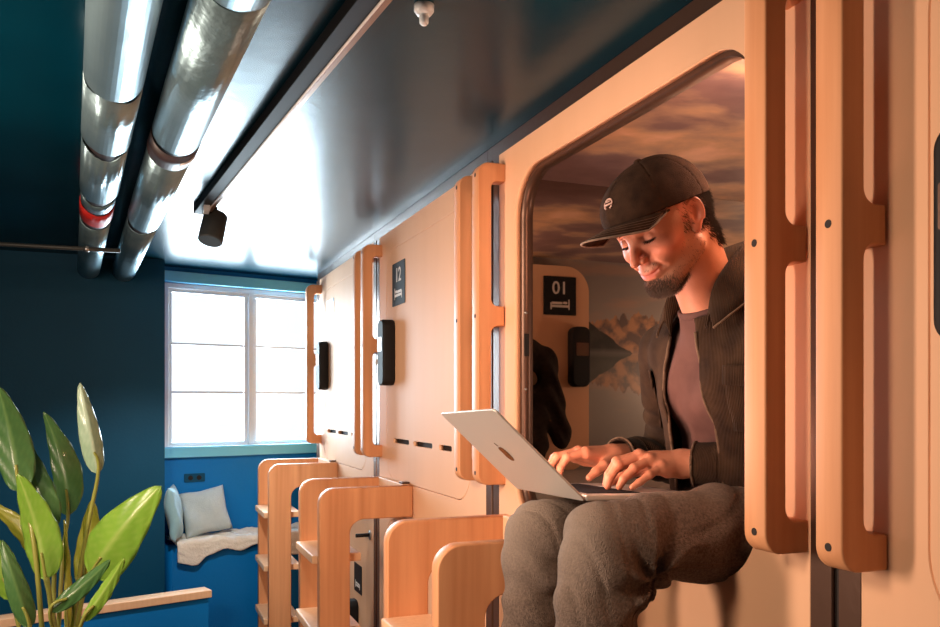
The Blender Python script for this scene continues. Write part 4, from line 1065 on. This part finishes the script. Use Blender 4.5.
# ------------------------------------------------------------------ window seat things
def wpt(u, out, z): return PA+wu*u+wn*(out+.016)+Vector((0, 0, z))
def draped(name, m, label, cat):
    bm = bm_new(); NU_, NV_ = 60, 40; g = []
    for i in range(NU_+1):
        u = .0+.93*i/NU_; row = []
        for j in range(NV_+1):
            s = j/NV_*.40; hang = .085+.035*math.sin(u*9+1.2)+.02*math.sin(u*21)
            tot = .235+hang; s = j/NV_*tot
            if s < .225: out, z = s, .826
            else:
                t = s-.225; out = .226+.014*math.sin(min(t/.03, 1)*math.pi/2)+.006*math.sin(u*30); z = .828-max(0, t-.01)
            z += .006*math.sin(u*17+s*20)+.005*math.sin(u*41-s*33)+.003*random.uniform(-1, 1)
            row.append(bm.verts.new(wpt(u, out+.003*random.uniform(-1, 1), z)))
        g.append(row)
    for i in range(NU_):
        for j in range(NV_): bm.faces.new((g[i][j], g[i+1][j], g[i+1][j+1], g[i][j+1]))
    o = link(name, to_me(bm), m, None, True); s_ = o.modifiers.new('s', 'SOLIDIFY'); s_.thickness = .018; s_.offset = 0
    return tag(o, label, cat)
draped('sheepskin_throw', M['fleece'], 'cream sheepskin throw draped over the window seat', 'throw')
def pillow(label, c, ru, rv, normal, up, m, th=.055):
    n = Vector(normal).normalized(); u = Vector(up); u = (u-n*u.dot(n)).normalized(); r = u.cross(n)
    bm = bm_new(); N = 20; top = []; bot = []
    for i in range(N+1):
        a = []; b = []
        for j in range(N+1):
            x, y = i/N*2-1, j/N*2-1; e = (1-abs(x)**2.6)*(1-abs(y)**2.6); h = th*max(e, 0)**.42
            k = 1-.07*(1-abs(x))*abs(y)**3-.0; k2 = 1-.07*(1-abs(y))*abs(x)**3
            wv = .004*math.sin(x*5+y*4)+.004*math.sin(7*x*y)
            p = Vector(c)+r*(x*ru*k2)+u*(y*rv*k)+n*wv
            va = bm.verts.new(p+n*h)
            edge = i in (0, N) or j in (0, N)
            a.append(va); b.append(va if edge else bm.verts.new(p-n*h))
        top.append(a); bot.append(b)
    for i in range(N):
        for j in range(N):
            bm.faces.new((top[i][j], top[i+1][j], top[i+1][j+1], top[i][j+1])); bm.faces.new((bot[i][j], bot[i][j+1], bot[i+1][j+1], bot[i+1][j]))
    o = link('throw_pillow', to_me(bm), m, None, True); return tag(o, label, 'pillow', 'pillows on the window seat')
pillow('pale blue pillow at the corner end of the window seat', wpt(.005, .155, .985), .13, .15, (wu*.93+wn*.35+Vector((0, 0, .12))), (0, 0, 1), M['pillow_blue'], .04)
pillow('pale grey pillow leaning beside the blue one', wpt(.195, .100, .972), .13, .135, (wn*.86+wu*-.25+Vector((0, 0, .38))), Vector((0, 0, 1))+wu*-.18, M['pillow_grey'], .055)

# ------------------------------------------------------------------ plant
def leafmat(name, c1, c2, c3):
    m = mat(name, c1, .32, spec=.5, noise=(10, .5, (1, 1, .4)), col2=c2, coat=.25); b = nn(m)['Principled BSDF']
    nt = m.node_tree; uv = nt.nodes.new('ShaderNodeAttribute'); uv.attribute_name = 'vein'
    mx = nt.nodes.new('ShaderNodeMix'); mx.data_type = 'RGBA'; src = b.inputs['Base Color'].links[0].from_socket
    nt.links.new(uv.outputs['Fac'], mx.inputs[0]); nt.links.new(src, mx.inputs[6]); mx.inputs[7].default_value = (*c3, 1); nt.links.new(mx.outputs[2], b.inputs['Base Color'])
    tr_ = nt.nodes.new('ShaderNodeBsdfTranslucent'); nt.links.new(mx.outputs[2], tr_.inputs[0]); ms = nt.nodes.new('ShaderNodeMixShader'); ms.inputs[0].default_value = .3
    out = nt.nodes['Material Output']; nt.links.new(b.outputs[0], ms.inputs[1]); nt.links.new(tr_.outputs[0], ms.inputs[2]); nt.links.new(ms.outputs[0], out.inputs[0])
    return m
LG = leafmat('leaf_green', (.24, .44, .05), (.14, .32, .035), (.36, .50, .12))
LD = leafmat('leaf_dark', (.08, .20, .06), (.04, .12, .035), (.14, .26, .08))
LY = leafmat('leaf_yellow', (.42, .42, .05), (.30, .34, .04), (.55, .52, .14))
LP = leafmat('leaf_lit', (.36, .50, .36), (.26, .42, .26), (.55, .66, .50))  # white light on the upright leaf put into its colour
ST = leafmat('leaf_stalk', (.38, .38, .09), (.24, .32, .06), (.5, .5, .2))
PB = Vector((-.245, 2.90, 0))
plant = thing('potted_plant', 'tall leafy bird of paradise plant with broad paddle leaves', 'plant', PB)
tube('pot', [PB+Vector((0, 0, .0)), PB+Vector((0, 0, .02)), PB+Vector((0, 0, .34)), PB+Vector((0, 0, .36)), PB+Vector((0, 0, .36)), PB+Vector((0, 0, .33))], [.11, .125, .165, .17, .155, .15], M['white'], plant, 40)
so = tube('soil', [PB+Vector((0, 0, .325)), PB+Vector((0, 0, .335))], .152, M['dark_tape'], plant, 32)
def leaf(bx, by, tx, ty, w, D0, D1, m, side, fold=.25, bend=.05, curl=0, stem=None, sm_=ST, tipd=0):
    "blade from base to tip, given in view directions at depths D0, D1; side = direction across the blade"
    b = at(bx, by, D0); t = at(tx, ty, D1); ax_ = t-b; L = ax_.length; a = ax_.normalized()
    s = Vector(side); s = (s-a*s.dot(a)).normalized(); n = a.cross(s)
    NU_, NV_ = 26, 12; bm = bm_new(); g = []; ve = []
    for i in range(NU_+1):
        u = i/NU_; wid = w*(math.sin(math.pi*min(u**.72, 1))**.62 if 0 < u < 1 else 0)*(1-.25*u)+.0015
        c = b+a*(L*u)+n*(bend*L*math.sin(u*math.pi))+Vector((0, 0, -tipd*u*u*L)); row = []
        for j in range(NV_+1):
            v = j/NV_*2-1
            row.append(bm.verts.new(c+s*(v*wid*math.cos(fold*abs(v)))+n*(abs(v)*wid*math.sin(fold)*1.0+curl*v*wid*math.sin(u*3)+.003*math.sin(v*9+u*26)*abs(v))))
            ve.append((.75 if abs(v) < .1 else 0)+(.22 if (int(u*26*2+abs(v)*9) % 3 == 0) else 0))
        g.append(row)
    for i in range(NU_):
        for j in range(NV_): bm.faces.new((g[i][j], g[i+1][j], g[i+1][j+1], g[i][j+1]))
    me_ = bpy.data.meshes.new('leaf'); bm.to_mesh(me_); bm.free(); vattr(me_, 'vein', ve)
    o = link('leaf', me_, m, plant, True); s_ = o.modifiers.new('s', 'SOLIDIFY'); s_.thickness = .0012
    q0 = Vector((PB.x+random.uniform(-.06, .06), PB.y+random.uniform(-.06, .06), .33)); mid = (b+q0)/2+Vector((0, 0, .12)) if stem is None else at(*stem)
    pts = crom([q0, mid, b, b+a*L*.25+n*(bend*L*.7)-n*.002], 24)
    tube('stalk', pts, [.0085*(1-.55*k/24) for k in range(25)], sm_, o, 10)
    return o
R_ = Vector((.93, -.365, 0)); B_ = Vector((.365, .93, 0))   # to the right, and away
leaf(98, 474, 80, 383, .045, 2.60, 2.56, LP, R_+B_*.6, .75, -.05, stem=(82, 560, 2.62))
leaf(90, 576, 161, 486, .088, 2.55, 2.45, LG, Vector((.6, -.3, -.7)), .30, -.10, stem=(80, 610, 2.6))
leaf(50, 612, 110, 560, .030, 2.40, 2.40, LD, Vector((.3, -.2, -.9)), .5, .08)
leaf(82, 622, 124, 558, .026, 2.38, 2.36, LG, Vector((.6, -.3, -.6)), .6, .05)
leaf(82, 586, 92, 500, .050, 2.80, 2.80, LY, R_, .25, .04, stem=(76, 610, 2.82))
leaf(46, 580, 18, 474, .066, 2.50, 2.46, LG, R_, .35, .06, stem=(50, 600, 2.5))
leaf(54, 528, 26, 440, .048, 2.62, 2.68, LD, R_*.9+Vector((0, 0, .3)), .4, -.10, curl=.3, stem=(54, 580, 2.6))
leaf(68, 516, 44, 412, .052, 2.75, 2.78, LD, R_, .5, .12, curl=.4, stem=(62, 570, 2.72))
leaf(20, 492, -2, 386, .060, 2.55, 2.50, LD, R_+B_*.3, .35, .08, stem=(36, 560, 2.5))
leaf(30, 628, 2, 540, .036, 2.40, 2.38, LD, R_*.8+B_*.4, .5, -.08)
leaf(40, 560, -14, 500, .040, 2.70, 2.72, LY, Vector((.4, -.2, .8)), .4, .1)
leaf(12, 600, -38, 520, .060, 2.60, 2.55, LG, R_, .3, .1)
leaf(66, 640, 64, 520, .018, 2.55, 2.55, LY, R_, 1.0, .02)
